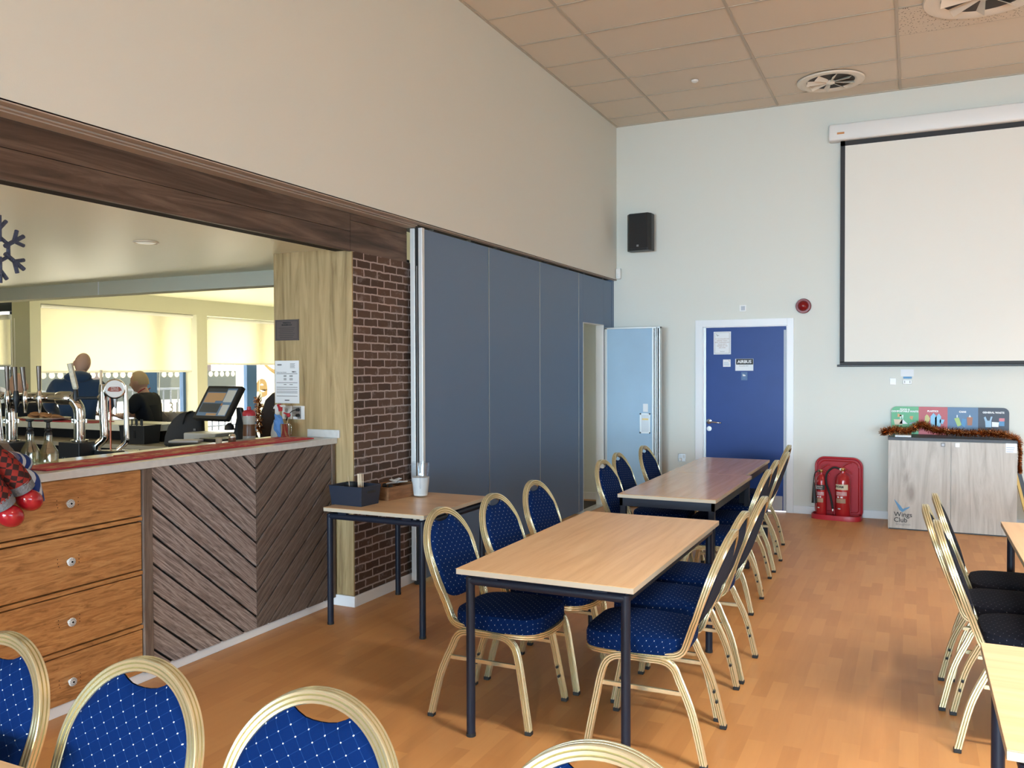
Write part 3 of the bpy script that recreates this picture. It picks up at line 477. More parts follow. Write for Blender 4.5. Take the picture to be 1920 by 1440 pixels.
e = MB(); e.box((.0, -.004, .012), (.030, .079, 2.02)).box((.0, -.004, 2.003), (.645, .079, 2.022)).box((.555, -.006, .012), (.575, .079, 2.02)).box((.583, .0, .012), (.598, .079, 2.02)).box((.606, -.004, .012), (.618, .079, 2.02)).box((.63, .0, .012), (.645, .079, 2.02)); e.build('edge_extrusion', 'alu', lf, bevel=.002)
MB().box((.575, .015, .012), (.64, .07, 2.0)).build('black_seal', 'rubber', lf); bpart('lock_keep', (.599, -.002, 1.86), (.606, .01, 1.93), 'black', lf)
hr = MB(); hr.box((.415, -.008, .835), (.535, 0, .850)).box((.415, -.008, 1.045), (.535, 0, 1.06)).box((.415, -.008, .835), (.430, 0, 1.06)).box((.522, -.008, .835), (.535, 0, 1.06)); hr.build('recess_frame', 'alu', lf)
bpart('recess_back', (.43, -.0025, .85), (.522, -.0005, 1.045), 'steelplate', lf); bpart('turn_handle', (.445, -.014, .985), (.515, -.004, 1.003), 'brass', lf)
n = bpart('paper_label', (.452, -.002, 1.075), (.508, -.0003, 1.165), 'paper', lf)
sbox('trim_12', (-.75, 8.42, .0), (-.14, 9.3, .006), 'matdark'); sbox('trim_13', (-.135, 8.43, 0), (-.03, 9.1, .006), 'alu')
# ================================================================== BANQUET CHAIRS
def ribprof(hx, hy):
    P = []; g = .42
    T = [-.86, -.50, -.36, -.22, .22, .36, .50, .86]
    for t in T: P.append((hx * (1 - (g if abs(abs(t) - .36) < .01 else 0)), t * hy))
    for t in T: P.append((-t * hx, hy * (1 - (g if abs(abs(t) - .36) < .01 else 0))))
    for t in T: P.append((-hx * (1 - (g if abs(abs(t) - .36) < .01 else 0)), -t * hy))
    for t in T: P.append((t * hx, -hy * (1 - (g if abs(abs(t) - .36) < .01 else 0))))
    return P
def smoothpath(pts, n=6):
    pts = [Vector(p) for p in pts]; out = []
    for i in range(len(pts) - 1):
        p0 = pts[max(i - 1, 0)]; p1 = pts[i]; p2 = pts[i + 1]; p3 = pts[min(i + 2, len(pts) - 1)]
        for k in range(n):
            t = k / n; out.append(.5 * ((2 * p1) + (p2 - p0) * t + (2 * p0 - 5 * p1 + 4 * p2 - p3) * t * t + (3 * p1 - p0 - 3 * p2 + p3) * t ** 3))
    out.append(pts[-1]); return out
YB = lambda z: -.165 - .36 * (z - .47)
def chair(label, loc, rz, group):
    t = thing('banquet_chair', label, 'chair', loc, rz, group)
    # one ribbed tube: oval back, down the sides, forward below the seat and round its front
    half = []
    for k in range(0, 13):
        a = k / 12 * PI / 2; x = .197 * math.sin(a); z = .70 + .190 * math.cos(a); half.append((x, YB(z), z))
    half += [(.194, YB(.64), .64), (.186, YB(.58), .58), (.176, YB(.52), .52), (.170, YB(.475), .475), (.168, -.150, .437), (.168, -.118, .418), (.170, -.06, .412), (.176, .05, .410), (.180, .14, .408), (.165, .215, .406), (.115, .258, .405), (.05, .270, .405), (0, .272, .405)]
    half = smoothpath(half, 2); loop = [Vector(p) for p in half] + [Vector((-p[0], p[1], p[2])) for p in half[-2:0:-1]]
    def outv(i):
        p = loop[i]
        if p.z > .56: return (p.x, 0, (p.z - .66) * .9)
        if p.y > .12: return (p.x * 1.2, p.y - .05, 0)
        return (1 if p.x > 0 else -1, 0, 0)
    MB().sweep(loop, ribprof(.0145, .0135), outv, True).build('back_frame', 'gold', t, smooth=True)
    for s_ in (-1, 1):
        leg = smoothpath([(s_ * .205, .240, .012), (s_ * .194, .205, .20), (s_ * .188, .178, .325), (s_ * .186, .150, .375), (s_ * .185, .10, .396), (s_ * .185, 0, .397), (s_ * .185, -.075, .396), (s_ * .186, -.115, .375), (s_ * .188, -.140, .325), (s_ * .197, -.194, .20), (s_ * .205, -.240, .012)], 5)
        mid = len(leg) // 2
        for nm, seg in (('leg', leg[:mid + 1]), ('leg', leg[mid:])):
            def ov(i, seg=seg):
                return (0, seg[i].y * 1.0 + (.001 if seg[i].y >= 0 else -.001), (seg[i].z - .25) * .8 + .05)
            L_ = MB().sweep(seg, ribprof(.0135, .0135), lambda i, seg=seg: (s_, 0, 0)).build(nm, 'gold', t, smooth=True)
            ft = seg[0] if seg[0].z < .1 else seg[-1]
            MB().box((ft.x - .0145, ft.y - .0145, .0), (ft.x + .0145, ft.y + .0145, .018), bev=.003).build('rubber_foot', 'rubber', L_)
            bm_ = MB()
            q = seg if seg[0].z < .1 else seg[::-1]
            for zz in (.11, .17):
                c = min(q, key=lambda p: abs(p.z - zz)); bm_.lathe([(.006, 0), (.006, .010)], (c.x - s_ * .014, c.y, c.z), 10, Matrix.Rotation(R(90) * -s_, 4, 'Y'))
                b__ = bm_.build('stacking_bumper', 'rubber', L_); bm_ = MB()
            bm_.bm.free()
        MB().box((s_ * .191 - .006, -.148, .268), (s_ * .191 + .006, .186, .286), bev=.002).build('stretcher', 'gold', t)
    # seat cushion
    sb = bmesh.new(); uvl = sb.loops.layers.uv.new('UVMap'); rows = []; NN = 40; info = {}
    prof = [(.90, .412, .107), (.99, .418, .066), (1.0, .430, .049), (1.0, .466, .0123), (.975, .482, .002), (.88, .490, 0), (.70, .495, 0), (.45, .498, 0), (.2, .499, 0)]
    for k_, z, ex in prof:
        row = []
        for j in range(NN):
            a = 2 * PI * j / NN; c, s_ = math.cos(a), math.sin(a); e = 2 / 4.6
            x = .205 * math.copysign(abs(c) ** e, c); y = .214 * math.copysign(abs(s_) ** e, s_)
            x *= 1 - .10 * (-(y) / .214 if y < 0 else 0) ** 1
            v = sb.verts.new((x * k_, y * k_ + .058, z)); info[v] = (x * (k_ + ex / .205 * 1.0), y * (k_ + ex / .214)); row.append(v)
        rows.append(row)
    cv = sb.verts.new((0, .058, .4995)); info[cv] = (0, 0)
    for a_, b_ in zip(rows, rows[1:]):
        for j in range(NN): sb.faces.new((a_[j], a_[(j + 1) % NN], b_[(j + 1) % NN], b_[j]))
    for j in range(NN): sb.faces.new((rows[-1][j], rows[-1][(j + 1) % NN], cv))
    sb.faces.new(rows[0][::-1])
    for f_ in sb.faces:
        for l in f_.loops: l[uvl].uv = info[l.vert]
    w_ = MB(); w_.bm.free(); w_.bm = sb; w_.build('seat', 'fab', t, smooth=True)
    # back pad: front and rear faces share an outline with a notch at the top
    def pad(name, m, sgn, thick):
        pb = bmesh.new(); uvl = pb.loops.layers.uv.new('UVMap'); NX, NZ = 30, 16; G = []; inf = {}
        for i in range(NX + 1):
            u = -1 + 2 * i / NX; x = .1865 * math.sin(u * PI / 2) if abs(u) < 1 else .1865 * u; q = min(abs(x) / .1885, .9999)
            zt = .70 + .179 * math.sqrt(1 - q * q); zb = .70 - .185 * (1 - q ** 3.2) ** (1 / 3.2)
            nn = max(0, 1 - (abs(x) / .066) ** 2); zt -= .036 * (nn ** .55 if nn > 0 else 0)
            col = []
            for j in range(NZ + 1):
                z = zb + (zt - zb) * j / NZ; edge = min(1, min(j, NZ - j) / 2.5) * min(1, (1 - q) * 7)
                v = pb.verts.new((x, YB(z) + sgn * (.002 + thick * (edge ** .5 if edge > 0 else 0)), z)); inf[v] = (x * sgn, z); col.append(v)
            G.append(col)
        for i in range(NX):
            for j in range(NZ):
                try: f_ = pb.faces.new((G[i][j], G[i + 1][j], G[i + 1][j + 1], G[i][j + 1]))
                except ValueError: pass
        for f_ in pb.faces:
            for l in f_.loops: l[uvl].uv = inf[l.vert]
        w_ = MB(); w_.bm.free(); w_.bm = pb; return w_.build(name, m, t, smooth=True)
    pad('backrest', 'fab', 1, .020); pad('rear_pad', 'fabback', -1, .017)
    return t
GC = 'banquet chairs along the middle tables'
GN = 'banquet chairs facing the camera in the nearest row'; GR = 'banquet chairs backing onto the aisle at the right'
ch = chair('banquet chair on the left of the middle tables, nearest to the camera', (1.43, 3.45, 0), R(-90), GC)
CH = [((1.455, 3.95), -90, 'second chair on the left of the middle tables, beside the serving table corner', GC), ((1.435, 4.52), -90, 'third chair on the left of the middle tables, in front of the slate blue partition', GC),
 ((1.435, 5.73), -91, 'chair before the open partition doorway, left of the far tables', GC), ((1.37, 6.29), -88, 'chair in front of the open light blue door, nearer one of two', GC), ((1.385, 6.94), -90, 'farthest chair on the left, against the light blue door edge', GC),
 ((2.17, 3.45), 91, 'nearest chair on the right of the middle tables, half its seat brightly lit', GC), ((2.13, 3.935), 89, 'second chair on the right of the nearest middle table', GC), ((2.14, 4.43), 90, 'third chair on the right, tucked at the far end of the nearest middle table', GC),
 ((1.985, 5.63), 90, 'first chair on the right of the far tables, its full back showing', GC), ((1.95, 6.22), 90, 'second chair on the right of the far tables, mostly behind the first', GC), ((1.945, 6.84), 91, 'third chair on the right of the far tables, rising before the blue door', GC), ((1.875, 7.49), 90, 'farthest chair on the right, its top against the white door frame', GC),
 ((1.10, 1.035), 180, 'chair cut by the left edge of the picture in the nearest row', GN), ((1.575, 1.05), 180, 'complete-backed chair in the nearest row below the wooden drawers', GN), ((2.065, 1.07), 182, 'chair in the nearest row, bottom centre-left, in front of the bare floor', GN), ((2.66, 1.075), 180, 'chair of which only the arched top shows, bottom centre', GN),
 ((3.56, 4.90), -90, 'right-hand chair of the aisle group, farthest back and nearest the far table', GR), ((3.51, 4.48), -91, 'leftmost chair of the aisle group at the right, middle one in depth', GR), ((3.55, 4.04), -90, 'nearest chair of the aisle group, its seat behind the near right table', GR)]
for (x, y), a, lab, g_ in CH: dup(ch, (x, y, 0), R(a), lab, g_)
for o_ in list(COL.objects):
    if o_.parent is not None and o_.parent.get('group') == GR and o_.name.split('.')[0] in ('seat', 'backrest'): o_.material_slots[0].link = 'OBJECT'; o_.material_slots[0].material = M['fabgreyed']
lb_ = thing('leaning_board', 'yellow-edged dark board leaning beside the recycling cabinet at the right edge', 'board', (4.16, 9.16, 0)); LM = Matrix.Rotation(R(-13), 4, 'Y'); MB().box((-.028, -.03, .02), (-.004, .03, .60), LM).build('yellow_edge', mat('ochre_edge', (.62, .40, .09), .5), lb_); MB().box((-.004, -.025, .01), (.03, .2, .58), LM).build('dark_face', 'charcoal', lb_)
# ================================================================== TABLES
def table(label, x0, x1, y0, y1, z, kind='tube', m='beech', legs=((0, 0), (1, 0), (0, 1), (1, 1)), group='beech topped steel frame tables', inset=.045):
    cx_, cy_ = (x0 + x1) / 2, (y0 + y1) / 2; hx, hy = (x1 - x0) / 2, (y1 - y0) / 2
    t = thing('hall_table', label, 'table', (cx_, cy_, 0), 0, group)
    th = .024; bpart('tabletop', (-hx, -hy, z - .003), (hx, hy, z), m, t, .0012)
    bpart('edge_band', (-hx, -hy, z - th), (hx, hy, z - .003), 'edge', t, .0012, label='pale edge band')
    if kind == 'tube':
        r = .019; zz = z - th - .012 - r; ax, ay = hx - inset, hy - inset
        fr_ = MB(); fr_.tube([(-ax, -ay, zz), (ax, -ay, zz)], r, 16).tube([(-ax, ay, zz), (ax, ay, zz)], r, 16).tube([(-ax, -ay, zz), (-ax, ay, zz)], r, 16).tube([(ax, -ay, zz), (ax, ay, zz)], r, 16)
        for a in (-ax * .7, ax * .7):
            for b_ in (-ay, ay): fr_.box((a - .03, b_ - .012, zz + r - .004), (a + .03, b_ + .012, z - th))
        fr_.build('frame', 'steel', t, smooth=True)
        for i, j in legs:
            px, py = (-ax, ax)[i], (-ay, ay)[j]
            L_ = MB().tube([(px, py, zz + r * .7), (px, py, .012)], r, 18).build('leg', 'steel', t, smooth=True); MB().lathe([(.0205, 0), (.0205, .014)], (px, py, 0), 16).build('foot_cap', 'rubber', L_)
    else:
        ax, ay = hx - .012, hy - .012; zt = z - th
        fr_ = MB()
        for a in (-ax, ax - .02): fr_.box((a, -ay, zt - .055), (a + .02, ay, zt))
        for b_ in (-ay, ay - .02): fr_.box((-ax, b_, zt - .055), (ax, b_ + .02, zt))
        fr_.build('frame', 'steel', t)
        for i, j in legs:
            px, py = (-ax + .02, ax - .02)[i], (-ay + .02, ay - .02)[j]
            L_ = bpart('leg', (px - .0195, py - .0195, .012), (px + .0195, py + .0195, zt - .001), 'steel', t, .003); bpart('foot_cap', (px - .02, py - .02, 0), (px + .02, py + .02, .014), 'rubber', L_)
    return t
table('nearest of the middle tables, its pale beech top fully in view', 1.405, 2.18, 3.09, 4.665, .72)
table('far middle table, second from the camera, with a glossy beech top', 1.355, 2.01, 5.39, 6.715, .72, 'sq', 'beech2')
table('farthest middle table, its end almost touching the blue door', 1.350, 1.96, 6.722, 7.96, .72, 'sq', 'beech2')
table('small serving table against the brick column holding the milk jug', -.102, .612, 4.13, 4.935, .72, m='beechx', inset=.028)
table('near table cut by the bottom right corner', 3.33, 4.75, 2.125, 2.925, .72, m='beechx')
table('table at the right edge beside the aisle chairs, farther one', 3.575, 4.35, 3.72, 5.27, .72)
table('table at the bottom left corner, just its far edge showing', .10, 1.452, .35, 1.152, .72, m='beechx')
# ================================================================== SERVING TABLE ITEMS
TZ = .72
cb = thing('cutlery_caddy', 'open dark plastic caddy at the front left corner of the serving table', 'caddy', (-.005, 4.32, TZ), R(-4))
def opentray(t, w0, d0, w1, d1, h, m, name='tray', th=.004, handle=False, zb=.004):
    def rect(w_, d_, z): return [Vector((-w_, -d_, z)), Vector((w_, -d_, z)), Vector((w_, d_, z)), Vector((-w_, d_, z))]
    MB().skinrings([rect(w0, d0, 0), rect(w1, d1, h), rect(w1 + .004, d1 + .004, h), rect(w1 + .004, d1 + .004, h + .003), rect(w1 - th, d1 - th, h + .003), rect(w0 - th, d0 - th, zb)]).build(name, m, t, bevel=.0015)
opentray(cb, .118, .083, .130, .095, .118, 'darkbox')
MB().box((.1245, -.04, .078), (.1315, .04, .092)).build('handle_slot', 'black', cb)
MB().lathe([(.034, .006), (.036, .13), (.033, .13), (.031, .012)], (-.05, .02, 0), 20).build('inner_pot', 'black', cb, smooth=True)
for i, (a, b_) in enumerate([(.055, .04), (.062, .045), (.068, .05), (.073, .046), (.079, .052), (.06, .052), (-.0, .03)]):
    st = MB().box((-.003, -.0008, 0), (.003, .0008, .178)).build('wooden_stirrer', 'stick'); st.location = (-.005 + a - .04, 4.32 + b_ - .02, TZ + .006); st.rotation_euler = (R(-4 + i), R(-16 if i == 6 else -3 + i * .7), R(20 + 14 * i))
    tag(st, 'pale wooden stirrer upright in the dark caddy' if i < 6 else 'pale wooden stirrer leaning left out of the dark caddy', 'stirrer', 'wooden stirrers in the caddy' if i < 6 else None)
wbx = thing('wooden_box', 'brown wooden box of sachets behind the dark caddy', 'box', (.045, 4.66, TZ), R(-8))
bx_ = MB()
for lo, hi in [((-.105, -.155, 0), (.105, -.145, .085)), ((-.105, .145, 0), (.105, .155, .085)), ((-.105, -.145, 0), (-.095, .145, .085)), ((.095, -.145, 0), (.105, .145, .085)), ((-.095, -.145, 0), (.095, .145, .008)), ((-.095, -.03, .008), (.095, -.024, .08))]: bx_.box(lo, hi)
bx_.build('box', 'boxwood', wbx, bevel=.002)
for i in range(9):
    s_ = MB().box((-.035, -.014, -.0015), (.035, .014, .0015), bev=.001).build('sugar_sachet', 'paper' if i % 3 else 'upvc'); a = random.uniform(0, 3)
    s_.location = (.045 + random.uniform(-.05, .05), 4.72 + random.uniform(-.06, .05), TZ + .078 + .003 * i); s_.rotation_euler = (random.uniform(-.3, .3), random.uniform(-.3, .3), a); tag(s_, 'white paper sachet heaped in the brown wooden box', 'sachet', 'sachets in the wooden box')
for i in range(3):
    s_ = MB().lathe([(.012, 0), (.017, .03), (.014, .05)], (0, 0, 0), 12).build('black_pod', 'black', smooth=True); s_.location = (.02 + .03 * i, 4.56 + .012 * i, TZ + .055); s_.rotation_euler = (.6, .3 * i, 0); tag(s_, 'small black lidded pod at the near end of the wooden box', 'pod', 'black pods in the wooden box')
jg = thing('milk_jug', 'clear plastic jug half full of milk on the serving table', 'jug', (.215, 4.74, TZ), R(-60))
def jr(z): return .045 + .022 * min(1, z / .20) ** .7
zs = [0, .003, .02, .05, .09, .13, .17, .205, .225]
MB().lathe([(.038, 0)] + [(jr(z), z + .002) for z in zs] + [(jr(z) - .003, z + .002) for z in zs[:1:-1]] + [(.036, .006)], (0, 0, 0), 32).build('body', 'jugglass', jg, smooth=True)
MB().lathe([(.034, .007)] + [(jr(z) - .0035, z) for z in (.01, .02, .05, .09, .130)] + [(.002, .1302)], (0, 0, 0), 32).build('milk', 'milk', jg, smooth=True)
MB().tube(smoothpath([(.062, 0, .20), (.09, 0, .195), (.10, 0, .15), (.092, 0, .09), (.070, 0, .065)], 4), .006, 8).build('handle', 'jugglass', jg, smooth=True)
# ================================================================== RECYCLING CABINET
rc = thing('recycling_cabinet', 'pale driftwood recycling cabinet with two doors beside the fire extinguishers', 'cabinet', (3.465, 9.18, 0))
bpart('body', (-.535, -.262, .0), (.535, .26, .862), 'driftwood', rc); bpart('plinth', (-.53, -.266, 0), (.53, -.2, .012), 'black', rc)
bpart('door', (-.538, -.272, .012), (-.003, -.262, .860), 'driftwood', rc, .001); bpart('door', (.003, -.272, .012), (.538, -.262, .860), 'driftwood', rc, .001)
tp = bpart('top', (-.541, -.275, .862), (.541, .262, .890), 'charcoal', rc, .002)
hl = MB()
for i in range(4):
    cx_ = -.40 + .265 * i; MB().box((cx_ - .07, -.20, .8895), (cx_ + .07, -.03, .8925), bev=.001).build('chute_opening', 'black', rc)
MB().box((-.478, -.24, .89), (-.338, -.10, .905), bev=.002).build('flap', 'paper', rc)
k = bpart('lock', (-.085, -.280, .812), (-.048, -.272, .848), 'inkgrey', rc, .002); bpart('lock_face', (-.078, -.282, .820), (-.056, -.280, .840), 'palegrey', k); k = bpart('lock', (.035, -.280, .812), (.072, -.272, .850), 'upvc', rc, .002)
lb = bpart('label_card', (.445, -.2745, .775), (.535, -.2722, .868), 'paper', rc)
for i in range(3): bpart('text_line', (.450, -.2752, .785 + i * .018), (.505 + .006 * i, -.2746, .788 + i * .018), 'inkblue', lb)
text('Wings', .062, 'inkblack', rc, (-.405, -.2735, .145), align='CENTER', name='logo_lettering', bold=.0006); text('Club', .062, 'inkblack', rc, (-.427, -.2735, .092), name='logo_lettering', bold=.0006); text('Broughton', .030, 'inkgrey', rc, (-.405, -.2735, .052), name='logo_lettering')
wing(rc, -.415, .215, .13, -.2735)
sg = thing('recycling_sign', 'four-colour recycling sign board with rounded corners standing on the cabinet', 'sign', (3.455, 9.40, .89))
W4 = [-.512, -.262, -.004, .262, .525]; hgt = .275
def rc4(x0, x1, rl, rr, z1=hgt, r=.05):
    p = [(x0, 0), (x1, 0)]
    p += [(x1 - r + r * math.cos(a), z1 - r + r * math.sin(a)) for a in [i * PI / 16 for i in range(9)]] if rr else [(x1, z1)]
    p += [(x0 + r + r * math.cos(a), z1 - r + r * math.sin(a)) for a in [PI / 2 + i * PI / 16 for i in range(9)]] if rl else [(x0, z1)]
    return p
XZ = Matrix.Rotation(R(90), 4, 'X')
for i, m in enumerate(('green', 'signred', 'signblue', 'signgrey')): MB().prism(rc4(W4[i], W4[i + 1], i == 0, i == 3), 0, .006, XZ).build('panel', m, sg)
for x, z, tx in [(-.388, .246, 'FOOD &'), (-.388, .226, 'COMPOSTABLE WASTE'), (-.135, .232, 'PLASTICS'), (.128, .230, 'CANS'), (.392, .228, 'GENERAL WASTE')]: text(tx, .0235 if i else .02, 'ink', sg, (x, -.0068, z), bold=.0011, name='lettering')
def icon(parts, m):
    b_ = MB()
    for p in parts: b_.prism(p, .0062, .0085, XZ)
    return b_.build('pictogram', M[m] if isinstance(m, str) else m, sg)
icon([[(-.48, .09), (-.41, .09), (-.41, .145), (-.49, .145)]], mat('icon_cream', (.70, .58, .42), .6)); icon([[(-.44, .1), (-.36, .1), (-.41, .15)], [(-.43, .15), (-.425, .15), (-.42, .19), (-.435, .19)], [(-.41, .15), (-.405, .15), (-.40, .19), (-.415, .19)]], 'ink')
icon([[(-.455, .165), (-.41, .185), (-.455, .205)], [(-.345, .16), (-.32, .14), (-.31, .18), (-.34, .18)]], mat('icon_tan', (.62, .36, .18), .6)); icon([[(-.345, .095), (-.29, .12), (-.29, .126), (-.345, .110)]], 'lblue')
icon([[(-.21, .10), (-.18, .09), (-.16, .16), (-.175, .19), (-.19, .20), (-.205, .18)]], mat('icon_yellow', (.62, .56, .25), .6)); icon([[(-.155, .08), (-.10, .08), (-.10, .18), (-.128, .215), (-.155, .18)], [(-.115, .08), (-.065, .08), (-.06, .18), (-.08, .21), (-.115, .17)], [(-.075, .12), (-.045, .105), (-.03, .15), (-.07, .155)]], mat('icon_sky', (.30, .58, .78), .6))
icon([[(.055, .165), (.085, .085), (.12, .10), (.095, .175)]], mat('icon_lime', (.45, .60, .22), .6)); icon([[(.115, .10), (.15, .08), (.16, .16), (.125, .165)]], 'inkblue'); icon([[(.17, .10), (.21, .10), (.215, .18), (.165, .18)]], mat('icon_rust', (.45, .20, .13), .6)); icon([[(.075, .175), (.085, .175), (.085, .2), (.075, .2)], [(.18, .18), (.20, .18), (.19, .205)]], 'ink')
icon([[(.325, .085), (.375, .085), (.375, .15), (.385, .19), (.37, .19), (.36, .15), (.34, .15), (.325, .19), (.31, .18), (.322, .14)]], 'lblue'); icon([[(.38, .09), (.435, .09), (.44, .135), (.38, .138)]], 'ink'); icon([[(.44, .10), (.485, .10), (.485, .145), (.44, .145)]], 'inkblue'); icon([[(.44, .145), (.485, .145), (.487, .175), (.44, .175)]], 'red')
# tinsel garland
tn = bmesh.new(); rnd = random.Random(3)
path = smoothpath([(2.88, 8.93, .925), (2.97, 8.99, .955), (3.10, 9.08, .94), (3.22, 9.15, 1.0), (3.32, 9.12, .955), (3.48, 9.10, .94), (3.62, 9.06, .935), (3.78, 9.05, .94), (3.88, 9.02, .935), (3.99, 8.93, .90), (4.025, 8.93, .80), (4.025, 8.95, .66), (4.03, 8.95, .60)], 14)
for p in path:
    for k_ in range(34):
        d = Vector((rnd.gauss(0, 1), rnd.gauss(0, 1), rnd.gauss(0, 1))).normalized(); l_ = rnd.uniform(.032, .056) * (.5 if p.z < .86 else 1); q = d.orthogonal().normalized() * .0028; e_ = p + d * l_
        c_ = p + Vector((rnd.uniform(-.01, .01), 0, rnd.uniform(-.005, .005)))
        if e_.z < .895 and e_.x < 4.0: e_.z = .895 + rnd.uniform(0, .01)
        vs = [tn.verts.new(c_ - q), tn.verts.new(c_ + q), tn.verts.new(e_ + q * .5), tn.verts.new(e_ - q * .5)]; tn.faces.new(vs)
w_ = MB(); w_.bm.free(); w_.bm = tn; tag(w_.build('tinsel_garland', 'tinsel'), 'copper tinsel garland draped along the top of the recycling cabinet', 'tinsel')
# ================================================================== FIRE POINT
fp = thing('extinguisher_stand', 'red moulded stand with rounded back holding two extinguishers', 'extinguisher stand', (2.435, 9.28, 0), R(-6))
def rr(hx, y0, y1, r, n=8):
    p = []
    for cx_, cy_, a0 in [(hx - r, y1 - r, 0), (-hx + r, y1 - r, 90), (-hx + r * .4, y0 + r * .4, 180), (hx - r * .4, y0 + r * .4, 270)]:
        rr_ = r if a0 < 180 else r * .4
        for i in range(n + 1): a = R(a0 + 90 * i / n); p.append((cx_ + rr_ * math.cos(a), cy_ + rr_ * math.sin(a)))
    return p
YZ = Matrix.Translation((0, .13, 0)) @ Matrix.Rotation(R(90), 4, 'X')
MB().prism(rr(.236, .03, .628, .10), 0, .03, YZ).build('back_board', 'red', fp, bevel=.006)
rim = [Vector((x, .095, z)) for x, z in rr(.226, .03, .618, .09)]; MB().tube(rim, .012, 8, loop=True).build('raised_rim', 'red', fp, smooth=True)
rim = [Vector((x, .099, z)) for x, z in rr(.196, .06, .586, .07)]; MB().tube(rim, .006, 8, loop=True).build('inner_groove', 'redcyl', fp, smooth=True)
bs = MB(); oval = [(.245 * math.copysign(abs(math.cos(a)) ** .6, math.cos(a)), .0 + .135 * math.copysign(abs(math.sin(a)) ** .6, math.sin(a))) for a in [2 * PI * i / 40 for i in range(40)]]
bs.skinrings([[Vector((x * k_, y * k_, z)) for x, y in oval] for k_, z in ((1, 0), (1.01, .02), (.99, .048), (.95, .05), (.93, .03), (.6, .028))]).build('base_tray', 'red', fp, smooth=True)
MB().box((-.045, .02, .028), (.03, .10, .09), bev=.01).build('divider', 'red', fp)
def ext(name, lab, x, y, r, h, lbl, horn):
    t = thing(name, lab, 'fire extinguisher', (x, y, .031), R(-6))
    MB().lathe([(r * .93, 0), (r, .012), (r, h * .80), (r * .93, h * .88), (r * .65, h * .95), (r * .32, h * .985), (r * .30, h * 1.03)], (0, 0, 0), 32).build('cylinder', 'redcyl', t, smooth=True)
    MB().lathe([(r * .28, h * 1.03), (r * .33, h * 1.04), (r * .33, h * 1.085), (r * .2, h * 1.10)], (0, 0, 0), 16).build('valve', 'brass', t, smooth=True)
    hd = MB(); hd.tube([(-.01, 0, h * 1.10), (.02, -.005, h * 1.16), (.06, -.01, h * 1.215), (.088, -.01, h * 1.225)], .006, 8).build('top_lever', 'redcyl', t, smooth=True); MB().tube([(-.01, 0, h * 1.09), (.03, -.005, h * 1.06), (.07, -.01, h * 1.0), (.085, -.01, h * .96)], .006, 8).build('carry_handle', 'redcyl', t, smooth=True)
    MB().lathe([(.012, 0), (.012, .008)], (-.02, -.02, h * 1.07), 14, Matrix.Rotation(R(90), 4, 'X')).build('gauge', 'chrome', t)
    def curved(z0, z1, a0, a1, m, nm, rr_=1.006):
        b_ = MB(); rows = []
        for i in range(13):
            a = R(a0 + (a1 - a0) * i / 12); rows.append([Vector((r * rr_ * math.cos(a), r * rr_ * math.sin(a), z0)), Vector((r * rr_ * math.cos(a), r * rr_ * math.sin(a), z1))])
        b_.skinrings(rows, closed=False, cap=False); return b_.build(nm, m, t)
    curved(h * .62, h * .74, 215, 320, lbl, 'band_label')
    for i in range(4): curved(h * (.56 - .022 * i), h * (.568 - .022 * i), 225, 310, 'ink', 'text_line', 1.004)
    curved(h * .32, h * .42, 225, 300, 'inkbrown', 'instruction_block', 1.004); curved(h * .435, h * .47, 235, 252, 'ink', 'pictogram', 1.008); curved(h * .435, h * .47, 262, 279, 'ink', 'pictogram', 1.008); curved(h * .18, h * .205, 240, 262, 'ink', 'oval_mark', 1.004)
    return t
FM = mat('foam_label_cream', (.70, .60, .42), .5)
e1 = ext('foam_extinguisher', 'larger red extinguisher with cream band and long black hose, right one', 2.495, 9.255, .075, .455, FM, False)
text('FOAM', .030, 'inkblack', e1, (-.018, -.0765, .455 * .685), (R(90), 0, R(-14)), bold=.001)
MB().tube(smoothpath([(-.03, -.01, .49), (-.09, -.02, .50), (-.15, -.03, .44), (-.155, -.04, .34), (-.115, -.05, .22), (-.088, -.055, .08)], 6), .0105, 10).build('hose', 'rubber', e1, smooth=True); MB().tube([(-.088, -.055, .085), (-.087, -.055, .058)], .009, 10).build('nozzle', 'alu', e1)
e2 = ext('gas_extinguisher', 'slimmer red extinguisher with black band and black discharge horn, left one', 2.285, 9.27, .054, .43, 'inkblack', True)
text('CARBON', .018, 'ink', e2, (-.012, -.0555, .43 * .70), (R(90), 0, R(-12))); text('DIOXIDE', .018, 'ink', e2, (-.012, -.0555, .43 * .655), (R(90), 0, R(-12)))
MB().tube(smoothpath([(-.02, -.01, .46), (-.055, -.03, .44), (-.066, -.045, .36), (-.064, -.05, .32)], 5), .005, 8).build('hose', 'rubber', e2, smooth=True); MB().tube([(-.064, -.05, .34), (-.062, -.055, .28), (-.056, -.065, .13)], [.008, .014, .028], 14).build('horn', 'black', e2, smooth=True)
